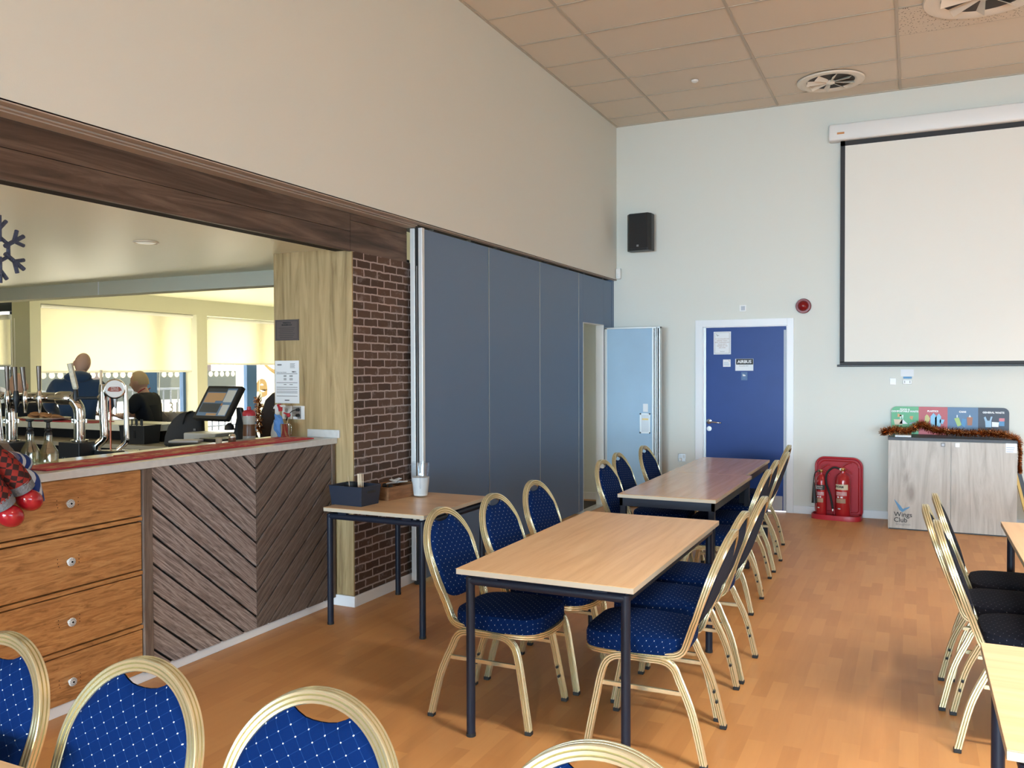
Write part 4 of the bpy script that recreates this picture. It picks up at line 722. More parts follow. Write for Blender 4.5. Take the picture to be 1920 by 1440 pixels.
# ================================================================== BAR COUNTER
ct = thing('bar_counter', 'bar counter fronted by worn wooden drawers and slanting weathered slats', 'counter', (0, 0, 0))
bpart('carcass', (-.74, 1.2, 0), (-.345, 4.515, 1.070), 'dark', ct)
bpart('skirting', (-.345, 1.2, 0), (-.322, 4.508, .052), 'white', ct, .003)
bpart('worktop', (-.80, 1.2, 1.070), (-.292, 4.524, 1.107), 'quartz', ct, .003)
bpart('upstand', (-.528, 4.508, 1.1075), (-.268, 4.524, 1.160), 'quartz', ct, .002)
for y0, y1 in ((2.975, 3.030), (4.478, 4.508)): bpart('post', (-.345, y0, .052), (-.300, y1, 1.070), 'post', ct, .003)
dz = [(.838, 1.066), (.570, .806), (.300, .540), (.054, .270)]; kz = [.958, .694, .420, .148]
for (z0, z1), kk in zip(dz, kz):
    d = bpart('drawer_front', (-.345, 2.160, z0), (-.312, 2.972, z1), 'pine', ct, .004)
    bpart('rail', (-.345, 2.150, z0 - .024), (-.308, 2.974, z0 - .006), 'pine', ct, .002) if z0 > .1 else None
    kn = MB().lathe([(.008, 0), (.008, .012), (.017, .016)] + [(.0195, .020), (.019, .025), (.008, .028), (.002, .0285)], (-.312, 2.568, kk), 28, Matrix.Rotation(R(90), 4, 'Y')).build('knob', 'upvc', d, smooth=True)
    for q in range(14):
        a = 2 * PI * q / 14; MB().box((-.2858, .008, -.0011), (-.2838, .0185, .0011), Matrix.Translation((0, 2.568, kk)) @ Matrix.Rotation(a, 4, 'X')).build('flute', 'inkgrey', kn)
    MB().lathe([(.0055, 0), (.005, .002)], (-.2842, 2.568, kk), 12, Matrix.Rotation(R(90), 4, 'Y')).build('screw_head', 'black', kn)
    for dy, dzz in ((-.052, .018), (-.052, .0), (-.048, -.014), (.055, .018), (.055, .0), (.055, -.014)): MB().lathe([(.0022, 0), (.0022, .001)], (-.3122, 2.568 + dy, kk + dzz), 8, Matrix.Rotation(R(90), 4, 'Y')).build('old_screw_hole', 'hole', d)
bpart('post', (-.345, 2.10, .052), (-.300, 2.150, 1.070), 'post', ct, .003)
bpart('slat_backing', (-.3450, 3.03, .052), (-.3240, 4.478, 1.070), 'dark', ct)
def clip(poly, f_, c):                                   # keep f(p) >= c
    out = []
    for i in range(len(poly)):
        a, b_ = poly[i], poly[(i + 1) % len(poly)]; fa, fb = f_(a) - c, f_(b_) - c
        if fa >= 0: out.append(a)
        if (fa >= 0) != (fb >= 0): t_ = fa / (fa - fb); out.append((a[0] + (b_[0] - a[0]) * t_, a[1] + (b_[1] - a[1]) * t_))
    return out
YV, SL, PT = 3.774, .83, .1445
def slats(y0, y1, sgn, off, mt):
    for k in range(-12, 16):
        zb = off + PT * k; a0 = zb + .0075; a1 = zb + PT - .0075
        po = [(y0, .052), (y1, .052), (y1, 1.070), (y0, 1.070)]
        f_ = lambda p: p[1] - sgn * (p[0] - YV) * SL
        po = clip(po, f_, a0); po = clip(po, lambda p: -f_(p), -a1) if po else po
        if len(po) < 3: continue
        cy = sum(p[0] for p in po) / len(po); cz = sum(p[1] for p in po) / len(po); th = math.atan(SL) * sgn
        b_ = MB()
        mm = Matrix.Translation((-.324, cy, cz)) @ Matrix.Rotation(th, 4, 'X')
        inv = mm.inverted(); rr_ = [inv @ Vector((-.324, y, z)) for y, z in po]
        b_.skinrings([[Vector((0, v.y, v.z)) for v in rr_], [Vector((.017, v.y, v.z)) for v in rr_]])
        o = b_.build('slat', mt, ct, bevel=.002); o.matrix_local = mm
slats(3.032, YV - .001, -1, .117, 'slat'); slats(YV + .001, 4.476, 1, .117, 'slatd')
# worktops behind
bb = thing('back_bar', 'inner bar worktop of dull stone running behind the counter', 'counter', (0, 0, 0))
bpart('worktop', (-5.2, 4.84, .915), (-2.05, 5.42, .950), 'barlow', bb, .003); bpart('base', (-5.2, 4.90, 0), (-2.10, 5.42, .915), 'dark', bb); bpart('side_worktop', (-2.05, 4.20, .915), (-.86, 4.90, .950), 'barlow', bb, .003); bpart('side_base', (-2.0, 4.27, 0), (-.86, 4.88, .915), 'dark', bb)
bpart('shelf', (-4.4, 4.05, .845), (-2.06, 4.60, .880), 'barlow', bb, .003); bpart('shelf_base', (-4.4, 4.10, 0), (-1.95, 4.58, .845), 'dark', bb)
rt = thing('rear_counter', 'cream topped customer counter on the far side of the bar', 'counter', (0, 0, 0))
bpart('worktop', (-5.4, 4.985, 1.045), (-2.56, 5.42, 1.10), 'bar', rt, .004); bpart('front', (-5.4, 5.16, .951), (-2.60, 5.40, 1.045), 'dark', rt); bpart('body', (-5.4, 5.42, 0), (-2.60, 5.46, 1.045), 'dark', rt)
# drip shelf with beer fonts
ds = thing('dispense_shelf', 'black dispense shelf carrying the chrome beer fonts', 'shelf', (0, 0, 0))
bpart('shelf', (-1.95, 2.4, .0), (-.80, 3.62, .90), 'black', ds)
bpart('riser_box', (-1.41, 3.33, .90), (-1.23, 3.47, 1.137), 'black', ds, .004); bpart('riser_box', (-1.76, 3.16, .90), (-1.60, 3.30, 1.137), 'black', ds, .004); bpart('riser_box', (-1.22, 3.42, .90), (-1.05, 3.55, 1.085), 'black', ds, .004)
for i in range(2):
    for j in range(2): MB().lathe([(.005, 0), (.004, .003)], (-1.372 + .022 * i, 3.3290, 1.045 - .075 * j), 10, Matrix.Rotation(R(90), 4, 'X')).build('bolt', 'chrome', ds)
fo = thing('beer_font', 'chrome bridge beer font with a long horizontal tube and tap handles', 'beer font', (0, 0, 0))
L0 = Vector((-1.690, 3.235, 1.14)); L1 = Vector((-1.318, 3.402, 1.14)); ax_ = (L1 - L0).normalized(); zt = 1.395; up = Vector((0, 0, 1))
path = [L0, L0 + up * .12, L0 + up * .19, Vector((L0.x, L0.y, zt)) - up * .035 + ax_ * .012, Vector((L0.x, L0.y, zt)) + ax_ * .05, Vector((L1.x, L1.y, zt)) - ax_ * .10, Vector((L1.x, L1.y, zt)) - ax_ * .045 - up * .008, Vector((L1.x, L1.y, zt)) - ax_ * .010 - up * .045, L1 + up * .17, L1 + up * .10, L1]
MB().tube(smoothpath(path, 6), .0315, 24).build('arch_tube', 'chrome', fo, smooth=True)
for P in (L0, L1):
    MB().lathe([(.048, 0), (.048, .008), (.034, .010)], P, 28).build('base_flange', 'chrome', fo, smooth=True); MB().lathe([(.034, 0), (.044, .001), (.044, .010), (.034, .011)], P + up * .115, 28).build('clamp_flange', 'chrome', fo, smooth=True)
    for k in range(4):
        a = k * PI / 2 + .4; MB().lathe([(.007, 0), (.007, .022)], P + up * .109 + Vector((.043 * math.cos(a), .043 * math.sin(a), 0)), 10).build('clamp_bolt', 'chrome', fo, smooth=True)
MB().lathe([(.036, -.045), (.040, -.03), (.040, .03), (.036, .045)], Vector((L1.x, L1.y, zt)) - ax_ * .085, 28, Vector((0, 0, 1)).rotation_difference(ax_).to_matrix().to_4x4()).build('end_collar', 'chrome', fo, smooth=True)
nrm = Vector((ax_.y, -ax_.x, 0))
def tap(q, lean, h, top_r, wood_=False, dark=False):
    P = Vector((L0.x, L0.y, zt)) + ax_ * q + nrm * .052
    b_ = MB().tube([P - nrm * .03 + up * .0, P], .011, 12).tube([P + up * .045, P + up * .012, P - up * .022, P - up * .050, P - up * .085], [.012, .018, .018, .010, .007], 14); tp_ = b_.build('tap_body', 'black' if dark else 'chrome', fo, smooth=True)
    d_ = (up + ax_ * lean).normalized()
    MB().tube([P + up * .04, P + up * .04 + d_ * .02, P + up * .04 + d_ * h], [.008, .010, top_r], 16).build('handle', 'stick' if wood_ else 'flare', tp_, smooth=True)
tap(-.075, -.06, .115, .010, True, True); tap(.012, -.02, .150, .013); tap(.062, -.05, .145, .014, dark=True); tap(.115, -.10, .145, .014); tap(.200, -.01, .150, .013)
f2 = thing('badge_font', 'twin-column chrome beer font with a round white badge', 'beer font', (0, 0, 0))
A = Vector((-1.195, 3.468, 0)); B_ = Vector((-1.072, 3.525, 0))
MB().tube(smoothpath([A + Vector((-.035, -.02, 1.09)), A + Vector((-.03, -.02, 1.115)), A + Vector((.0, .0, 1.15)), A + Vector((.004, .002, 1.19)), A + Vector((.0, 0, 1.30)), A + Vector((-.0, 0, 1.415)), A + Vector((-.0, 0, 1.44))], 6), .024, 20).build('column', 'chrome', f2, smooth=True)
MB().tube(smoothpath([B_ + Vector((-.045, -.025, 1.085)), B_ + Vector((-.03, -.015, 1.10)), B_ + Vector((.0, .0, 1.135)), B_ + Vector((.002, 0, 1.18)), B_ + Vector((0, 0, 1.30)), B_ + Vector((-.005, 0, 1.47))], 6), .0145, 18).build('slim_column', 'chrome', f2, smooth=True)
MB().box((-.115, -.035, 1.068), (.115, .035, 1.086), Matrix.Translation((-1.115, 3.50, 0)) @ Matrix.Rotation(R(25), 4, 'Z'), bev=.008).build('foot_plate', 'chrome', f2, smooth=True)
MB().box((-.003, -.005, 1.09), (.003, .005, 1.42), Matrix.Translation((-1.158, 3.486, 0)) @ Matrix.Rotation(R(25), 4, 'Z')).build('orange_strip', 'orange', f2)
cdir = (cam.location - Vector((-1.12, 3.49, 1.45))); cdir.z = 0; cdir = Vector((.72, -.69, 0)).normalized(); QR = Vector((0, 0, 1)).rotation_difference(cdir).to_matrix().to_4x4()
bc = Vector((-1.105, 3.475, 1.449)); MB().lathe([(.035, -.075), (.052, -.062), (.059, -.03), (.059, .004), (.054, .008), (.053, .0082)], bc, 32, QR).build('badge_drum', 'chrome', f2, smooth=True)
fc = MB().lathe([(.051, .0082), (.050, .0105), (.001, .0108)], bc, 32, QR).build('badge_face', 'badge', f2, smooth=True)
Ft = Matrix.Translation(bc) @ Matrix(((cdir.y * -1, 0, cdir.x, 0), (cdir.x, 0, cdir.y, 0), (0, 1, 0, 0), (0, 0, 0, 1)))
MB().prism([(-.038, -.012), (-.030, -.012), (-.026, -.016), (.026, -.016), (.030, -.012), (.038, -.012), (.036, .0), (.028, .010), (.022, .012), (-.022, .012), (-.028, .010), (-.036, .0)], .0109, .012, Ft).build('badge_cartouche', 'badgered', fc)
for s_, zz in (('STELLA', .005), ('ARTOIS', -.007)):
    o = text(s_, .0125, 'badge', fc, (0, 0, 0), (0, 0, 0)); o.data.transform(Ft @ Matrix.Translation((0, zz, .0127)))
MB().tube([bc - cdir * .03 - up * .05, bc - cdir * .03 - up * .085, bc - cdir * .03 - up * .115], [.014, .010, .005], 12).build('nozzle', 'steelplate', f2, smooth=True)
MB().tube([A + up * 1.43, A + up * 1.475], [.026, .022], 20).build('column_cap', 'chrome', f2, smooth=True); MB().tube([A + Vector((-.03, -.0, 1.395)), A + Vector((.02, .01, 1.395))], .021, 16).build('side_coupling', 'chrome', f2, smooth=True)
MB().tube([A + Vector((-.012, -.005, 1.46)), A + Vector((-.010, -.005, 1.56))], [.008, .007], 10).build('rear_lever', 'stick', f2, smooth=True)
f3 = thing('hand_pump', 'tall speckled cream pump handle on a black stem', 'pump handle', (0, 0, 0))
HP = Vector((-1.325, 3.385, 1.385)); MB().tube([A + Vector((-.03, 0, 1.395)), HP + Vector((.01, .005, .01))], .0085, 10).build('black_arm', 'black', f3, smooth=True)
MB().tube([HP + up * .065, HP + up * .05, HP + up * .01, HP - up * .02, HP - up * .035, HP - up * .055], [.010, .014, .016, .015, .010, .008], 16).build('stem', 'black', f3, smooth=True)
MB().tube([HP + up * .062, HP + Vector((-.0, 0, .07)), HP + Vector((-.028, -.015, .215))], [.012, .0165, .0165], 6).build('handle', 'cream', f3)
k = thing('tap_knob', 'brown and chrome round tap knob at the very left edge', 'tap', (-1.735, 3.185, 1.425)); MB().lathe([(.026, 0), (.038, .02), (.036, .03)], (0, 0, 0), 24, Matrix.Rotation(R(90), 4, 'Y')).build('chrome_rim', 'chrome', k, smooth=True); MB().lathe([(.032, -.012), (.034, .004)], (0, 0, 0), 20, Matrix.Rotation(R(90), 4, 'Y')).build('brown_face', 'boxwood', k, smooth=True)
MB().tube([(0, 0, -.02), (0, .02, -.285)], .012, 10).build('stem', 'chrome', k, smooth=True)
# drip tray
t = thing('drip_tray', 'black oval drip tray in front of the badge font', 'tray', (-1.02, 3.33, .902)); MB().lathe([(.10, 0), (.12, .07), (.125, .075), (.115, .075), (.10, .01)], (0, 0, 0), 28).build('tray', 'black', t, smooth=True); t.scale = (1.2, .8, 2.0)
# glass bottles with pumps
def bottle(lab, x, y, z0):
    t = thing('pump_bottle', lab, 'bottle', (x, y, z0), 0, 'clear bottles with black tops on the bar')
    pr = [(.040, 0), (.044, .004), (.044, .052), (.040, .064), (.022, .098), (.019, .108), (.019, .140)]
    MB().lathe(pr + [(r_ - .0025, z) for r_, z in pr[:0:-1]] + [(.038, .004)], (0, 0, 0), 28).build('bottle', 'bottleglass', t, smooth=True)
    MB().lathe([(.015, .132), (.017, .138), (.017, .150), (.012, .156), (.016, .162), (.016, .170), (.009, .176), (.008, .200), (.018, .205), (.019, .212), (.002, .214)], (0, 0, 0), 20).build('pump_top', 'black', t, smooth=True)
    MB().tube([(0, 0, .14), (0, 0, .078)], .008, 12).build('piston', 'inkgrey', t, smooth=True); MB().tube([(0, 0, .075), (.002, 0, .006)], .003, 8).build('dip_tube', 'jugglass', t); return t
bottle('clear pump bottle standing at the end of the first red bar mat', -.64, 2.715, 1.107); bottle('clear pump bottle half hidden behind the striped blue plush', -.775, 2.715, 1.107)
# bar mats
def bmat(lab, y0, y1, x0, x1, rz=0, th=.006):
    t = thing('bar_mat', lab, 'bar mat', ((x0 + x1) / 2, (y0 + y1) / 2, 1.1075), R(rz), 'red bar mats'); hx, hy = (x1 - x0) / 2, (y1 - y0) / 2
    bpart('mat', (-hx, -hy, 0), (hx, hy, th), 'matred', t, .002); bpart('printed_field', (-hx + .018, -hy + .02, th - .0005), (hx - .02, hy - .02, th + .0008), 'barmat', t)
bmat('red printed bar mat nearest the plush toys', 2.505, 3.095, -.60, -.365, 0); bmat('second red printed bar mat from the left', 3.075, 3.79, -.64, -.390, 1.5, .007); bmat('last red printed bar mat, carrying the steel cup', 3.77, 4.40, -.655, -.385, 0)
t = thing('bar_mat', 'red bar mat under the plate of cookies on the rear counter', 'bar mat', (-3.85, 5.13, 1.1005), 0); bpart('mat', (-.62, -.11, 0), (.58, .11, .006), 'matred', t, .002)
pl = thing('serving_plate', 'pale oval plate of cookies on the rear counter', 'plate', (-4.02, 5.12, 1.108)); MB().lathe([(.10, 0), (.18, .012), (.205, .022), (.20, .024), (.17, .016), (.02, .006)], (0, 0, 0), 32).build('plate', 'upvc', pl, smooth=True); pl.scale = (1.35, .8, 1)
for i, (x, y, z) in enumerate([(-4.16, 5.10, .034), (-4.07, 5.14, .036), (-3.99, 5.10, .044), (-3.90, 5.12, .034), (-3.83, 5.10, .032), (-4.10, 5.08, .056), (-3.94, 5.06, .052)]):
    c_ = MB().lathe([(.035, 0), (.052, .006), (.050, .018), (.025, .026), (.002, .027)], (0, 0, 0), 14).build('cookie', 'cookie', smooth=True); c_.location = (x, y, 1.108 + z - .014); c_.rotation_euler = (.25 * math.sin(i * 2), .3 * math.cos(i), i)
    tag(c_, 'brown cookie piled on the oval plate of the rear counter', 'cookie', 'cookies on the plate')
# till
cdw = thing('cash_drawer', 'low black cash drawer under the till screen', 'cash drawer', (-1.33, 4.46, .951), R(22)); bpart('body', (-.22, -.21, 0), (.22, .21, .105), 'black', cdw, .004); bpart('drawer_face', (-.21, -.214, .012), (.21, -.21, .092), 'black', cdw)
pp = tag(MB().box((-.10, -.07, 0), (.10, .07, .012)).build('paper_stack', 'paper'), 'loose white papers lying on the cash drawer', 'papers'); pp.location = (-1.44, 4.33, 1.058); pp.rotation_euler = (0, 0, .5)
tl = thing('till_screen', 'black touchscreen till tilted back with a lit blue and orange display', 'till', (-1.30, 4.50, 1.056), R(-4))
MB().prism([(-.12, -.08), (.12, -.08), (.15, .14), (-.05, .14)], 0, .02).build('foot', 'black', tl, bevel=.004); MB().prism([(.02, .0), (.12, .0), (.05, .24), (.0, .24)], .02, .05, Matrix.Translation((.16, .05, 0)) @ Matrix.Rotation(R(90), 4, 'X') @ Matrix.Rotation(R(0), 4, 'Y')).build('stand_arm', 'black', tl, bevel=.01)
hx, hz_ = .172, .136; TM = Matrix.Translation((.0, -.02, .275)) @ Matrix.Rotation(R(-33), 4, 'X') @ Matrix.Rotation(R(0), 4, 'Y')
sc = MB().box((-hx, -.0, -hz_), (hx, .04, hz_), TM, bev=.006).build('monitor', 'black', tl)
def onscr(x0, x1, z0, z1, m, d=.0012): MB().box((x0, -d, z0), (x1, 0, z1), TM).build('display_area', m, sc)
onscr(-.145, .145, -.112, .112, 'lit'); onscr(-.135, .05, .010, .075, 'lit2', .002); onscr(-.135, -.02, -.005, .012, 'lit2', .0021); onscr(.058, .142, .0, .098, 'lit3', .002); onscr(.07, .138, -.105, -.022, 'lit3', .002); onscr(-.135, .05, -.085, -.012, 'lit4', .002); onscr(-.05, .05, -.11, -.092, 'lit2', .002); onscr(-.145, .05, .082, .112, 'lit4', .002); onscr(.052, .066, -.03, -.01, 'tape', .002)
MB().ball((.115, -.05, .165), .004, 8).build('power_light', 'led', tl)
MB().lathe([(.035, 0), (.03, .03), (.01, .05)], (.10, -.0, .08), 16).build('side_unit', 'black', tl, smooth=True)
pr = thing('till_base_unit', 'black slanting till base leaning right of the screen', 'till', (-1.10, 4.56, .951), R(10)); MB().prism([(-.07, 0), (.13, 0), (.10, .05), (.0, .27), (-.05, .28), (-.09, .1)], -.05, .06, Matrix.Rotation(R(90), 4, 'X')).build('housing', 'black', pr, bevel=.012)
# bag and crate
bgo = thing('cloth_bag', 'charcoal padded cloth bag slumped beside the till', 'bag', (-2.16, 4.99, .951), R(28))
bgm = MB(); rings = []
for k_, (z, sx_, sy_, dx) in enumerate([(0, .24, .11, 0), (.02, .265, .13, 0), (.10, .26, .13, .01), (.20, .235, .11, .03), (.27, .20, .085, .06), (.315, .16, .055, .09), (.335, .10, .03, .10)]):
    rings.append([Vector((dx + sx_ * math.copysign(abs(math.cos(a)) ** .6, math.cos(a)), sy_ * math.copysign(abs(math.sin(a)) ** .7, math.sin(a)), z + .004 * math.sin(5 * a))) for a in [2 * PI * i / 36 for i in range(36)]])
bgm.skinrings(rings).build('bag_body', 'bag', bgo, smooth=True); MB().tube(smoothpath([(.02, -.10, .22), (.05, -.10, .30), (.08, -.05, .335), (.11, .02, .34)], 4), .010, 8).build('strap', 'black', bgo, smooth=True); MB().box((.17, -.122, .155), (.20, -.112, .175)).build('badge', 'inkgrey', bgo)
bgo.scale = (.58, .7, .80)
cr = thing('plastic_crate', 'black plastic crate with oblong holes behind the bar', 'crate', (-2.66, 4.99, .951), R(8)); opentray(cr, .115, .09, .125, .10, .150, 'black', 'crate_body')
bpart('hole', (-.075, -.1010, .06), (-.058, -.0930, .105), 'bar', cr); bpart('hole', (.02, -.1010, .05), (.036, -.0930, .115), 'dark', cr)
for i in range(5): c_ = MB().lathe([(.012, 0), (.012, .12), (.006, .15), (.006, .19)], (0, 0, 0), 12).build('dark_bottle', 'black', smooth=True); c_.location = (-2.755 + .030 * i, 4.99 + .012 * (i % 2), .958); tag(c_, 'dark narrow bottle standing in the black crate', 'bottle', 'bottles in the crate')
# condiments by the pillar
def put(name, lab, cat, x, y, z, rz=0, g=None): return thing(name, lab, cat, (x, y, z), rz, g)
sq = put('sauce_bottle', 'squeezy bottle of brown sauce with a red lid', 'bottle', -.870, 4.33, 1.0765)
MB().lathe([(.040, 0), (.043, .01), (.040, .06), (.036, .10), (.041, .155), (.041, .175)], (0, 0, 0), 28).build('bottle', 'cloudy', sq, smooth=True); MB().lathe([(.0405, .008), (.0415, .06), (.038, .10), (.0395, .118), (.001, .119)], (0, 0, 0), 28).build('sauce', 'sauce', sq, smooth=True); MB().lathe([(.043, .175), (.043, .196), (.032, .210), (.014, .214), (.012, .235), (.002, .237)], (0, 0, 0), 28).build('lid', 'red', sq, smooth=True)
MB().box((.03, -.028, .135), (.04, .01, .14), Matrix.Rotation(.4, 4, 'Y')).build('printed_mark', 'boxwood', sq)
inner = thing('inner_ledge', 'narrow dark ledge inside the bar below the worktop edge', 'shelf', (0, 0, 0)); bpart('ledge', (-.98, 3.64, .955), (-.802, 4.46, 1.075), 'dark', inner); bpart('ledge_support', (-.98, 3.64, 0), (-.802, 4.19, .955), 'dark', inner)
ss = put('sugar_shaker', 'small glass shaker with a steel top beside the sauce bottle', 'shaker', -.675, 3.97, 1.108); MB().lathe([(.022, 0), (.024, .004), (.022, .03)], (0, 0, 0), 20).build('glass', 'sauce', ss, smooth=True); MB().lathe([(.023, .03), (.024, .04), (.016, .052), (.002, .056)], (0, 0, 0), 20).build('steel_top', 'chrome', ss, smooth=True)
ss = put('tub', 'small cream lidded tub left of the glass shaker', 'tub', -.70, 3.885, 1.108); MB().lathe([(.018, 0), (.020, .03), (.0205, .034), (.002, .035)], (0, 0, 0), 18).build('tub', 'edge', ss, smooth=True)
sb_ = put('spray_bottle', 'white spray bottle with a red and white trigger head', 'bottle', -.685, 4.395, 1.1085, R(-8))
MB().lathe([(.040, 0), (.043, .006), (.043, .03), (.034, .08), (.020, .112), (.016, .125)], (0, 0, 0), 28).build('bottle', 'cloudy', sb_, smooth=True); MB().lathe([(.0165, .120), (.0165, .137)], (0, 0, 0), 20).build('collar', 'red', sb_)
MB().prism([(-.012, .137), (.012, .137), (.014, .185), (.040, .212), (.012, .222), (-.012, .216), (-.030, .196), (-.030, .188), (-.014, .190)], -.010, .010, Matrix.Rotation(R(90), 4, 'X')).build('spray_head', 'upvc', sb_, bevel=.003); MB().prism([(.006, .218), (.024, .224), (.040, .205), (.040, .176), (.028, .172), (.020, .195)], -.012, .012, Matrix.Rotation(R(90), 4, 'X')).build('trigger', 'red', sb_, bevel=.003); MB().tube([(.038, 0, .208), (.075, 0, .211)], [.007, .005], 12).build('nozzle', 'upvc', sb_, smooth=True)
gl_ = bmesh.new(); bmesh.ops.create_icosphere(gl_, subdivisions=4, radius=1)
for v in gl_.verts:
    p = v.co; n_ = 1 + .16 * math.sin(5 * p.x + 3 * p.z) * math.cos(4 * p.y + 1) + .10 * math.sin(9 * p.z + 4 * p.x); v.co = Vector((p.x * .034 + .028 * -p.z * -.4, p.y * .016, p.z * .070)) * n_
w_ = MB(); w_.bm.free(); w_.bm = gl_; gv = w_.build('rubber_glove', 'bluecloth', smooth=True); gv.location = (-.645, 4.365, 1.188); gv.rotation_euler = (0, R(-22), R(20)); tag(gv, 'blue rubber glove draped over the spray bottle', 'glove')
cp_ = put('steel_cup', 'polished steel cup on the last red bar mat', 'cup', -.600, 4.372, 1.1155); pr = [(.026, 0), (.028, .004), (.0335, .085), (.035, .087)]; MB().lathe(pr + [(r_ - .002, z) for r_, z in pr[::-1][:3]] + [(.001, .004)], (0, 0, 0), 32).build('cup', 'chrome', cp_, smooth=True); MB().tube(smoothpath([(.033, 0, .078), (.050, 0, .078), (.050, 0, .02), (.032, 0, .012)], 3), .002, 8).build('handle', 'chrome', cp_, smooth=True)
fs_ = put('cocktail_stick', 'wooden stick topped by a red paper bow standing in the steel cup', 'stick', -.600, 4.372, 1.12); MB().tube([(0, 0, 0), (.012, .02, .135)], .0018, 6).build('stick', 'stick', fs_); MB().ball((.012, .02, .138), (.016, .012, .014), 12).build('knot', 'red', fs_, smooth=True); MB().prism([(.012, .138), (-.028, .150), (-.024, .156), (.012, .148)], -.006, .006, Matrix.Translation((0, .02, 0)) @ Matrix.Rotation(R(90), 4, 'X')).build('bow', 'red', fs_)
# pillar fittings (front face y = 4.525)
k = sign('engraved_plaque', 'dark grey engraved metal plaque on the light oak column', 'plaque', -.805, -.603, 1.757, 1.899, 4.524, 'plaque', .006)
for a_, b_ in [((-.093, -.063), (-.091, .063)), ((.091, -.063), (.093, .063)), ((-.093, .061), (.093, .063)), ((-.093, -.063), (.093, -.061))]: bpart('engraved_border', (a_[0], -.0068, a_[1]), (b_[0], -.006, b_[1]), 'inkblack', k)
text('WEIGHTS &', .013, 'inkblack', k, (0, -.0065, .048), bold=.0004); text('MEASURES ACT', .013, 'inkblack', k, (0, -.0065, .034), bold=.0004)
for i in range(6): bpart('text_line', (-.068 + .006 * (i % 2), -.0066, .012 - .0125 * i), (.068 - .008 * (i % 3), -.006, .0145 - .0125 * i), 'inkblack', k)
k = sign('licence_notice', 'white printed licence sheet with grey bars on the light oak column', 'notice', -.812, -.605, 1.330, 1.620, 4.524)
text('PART 2', .0115, 'inkblack', k, (.062, -.0036, .068), bold=.0004); text('Premises Licence Summary', .0078, 'inkgrey', k, (-.045, -.0036, .066)); bpart('logo_mark', (-.082, -.0036, .112), (-.045, -.003, .122), 'inkgrey', k)
for z in (.056, -.005, -.036, -.050, -.063, -.074, -.096): bpart('grey_bar', (-.09, -.0036, z - .002), (.09, -.003, z + .002), 'inkgrey', k)
for i in range(5): bpart('text_line', (.028, -.0034, .095 + .007 * i), (.07 - .004 * (i % 2), -.003, .098 + .007 * i), 'inkgrey', k)
for i, z in enumerate((.041, .034, .020, .012, -.020)): bpart('text_line', (-.028, -.0034, z), (-.004, -.003, z + .005), 'inkgrey', k); bpart('text_line', (.022, -.0034, z), (.050, -.003, z + .005), 'inkgrey', k)
bpart('text_line', (-.02, -.0036, -.128), (.02, -.003, -.122), 'inkblack', k)
k = thing('switch_plate', 'white plate with two push buttons on the oak column', 'switch', (-.705, 4.524, 1.268)); bpart('plate', (-.045, -.008, -.046), (.040, 0, .046), 'upvc', k, .003)
for z in (.016, -.024): MB().lathe([(.013, 0), (.012, .005), (.002, .007)], (-.004, -.008, z), 16, Matrix.Rotation(R(90), 4, 'X')).build('button', 'cloudy', k, smooth=True)
k = thing('aerial_plate', 'grey outlet plate with two black plugs and a cable on the oak column', 'socket', (-.607, 4.524, 1.268)); bpart('plate', (-.050, -.008, -.046), (.048, 0, .046), 'upvc', k, .003); bpart('grey_insert', (-.045, -.010, -.041), (.022, -.008, .041), 'steelplate', k); bpart('white_label', (-.044, -.011, -.041), (-.008, -.010, -.028), 'paper', k)
for z in (.020, -.018): MB().lathe([(.012, 0), (.010, .022), (.002, .024)], (.002, -.008, z), 14, Matrix.Rotation(R(90), 4, 'X')).build('plug', 'black', k, smooth=True)
MB().tube(smoothpath([(.0, -.03, .02), (-.03, -.035, .012), (-.06, -.035, -.012), (-.075, -.03, -.04)], 4), .003, 8).build('cable', 'black', k, smooth=True); MB().tube([(-.072, -.03, -.028), (-.082, -.03, -.052)], [.006, .008], 10).build('connector', 'black', k)
# dark machine with tinsel behind the pillar
mc = thing('game_cabinet', 'dark brown round-shouldered cabinet standing behind the oak column', 'cabinet', (-3.15, 7.32, 0), R(40))
MB().prism([(-.24, 0), (.32, 0), (.32, 1.33), (.0, 1.33), (-.11, 1.30), (-.18, 1.23), (-.22, 1.12), (-.24, .95)], -.2, .2, Matrix.Rotation(R(90), 4, 'X')).build('body', 'choc', mc, bevel=.01)
for x, z in ((-.10, 1.16), (-.10, 1.11), (.02, 1.15)): MB().ball((x, -.2, z), .006, 8).build('stud', 'chrome', mc)
tn = bmesh.new()
for i in range(26):
    p = Vector((-3.15, 7.32, 0)) + Matrix.Rotation(R(40), 3, 'Z') @ Vector((-.25 + .01 * math.sin(i), -.2, .90 + i * .014))
    for k_ in range(16):
        d = Vector((rnd.gauss(0, 1), rnd.gauss(0, 1), rnd.gauss(0, 1))).normalized(); q = d.orthogonal().normalized() * .003; e_ = p + d * .05; tn.faces.new([tn.verts.new(p - q), tn.verts.new(p + q), tn.verts.new(e_ + q), tn.verts.new(e_ - q)])
w_ = MB(); w_.bm.free(); w_.bm = tn; tag(w_.build('tinsel_strand', 'tinsel'), 'gold tinsel strand hanging down the dark brown cabinet', 'tinsel')
bx = tag(MB().box((-.16, -.1, 0), (.16, .1, .14), bev=.01).build('storage_box', 'cloudy'), 'pale translucent box below the window behind the till', 'box'); bx.location = (-1.62, 4.72, .951)
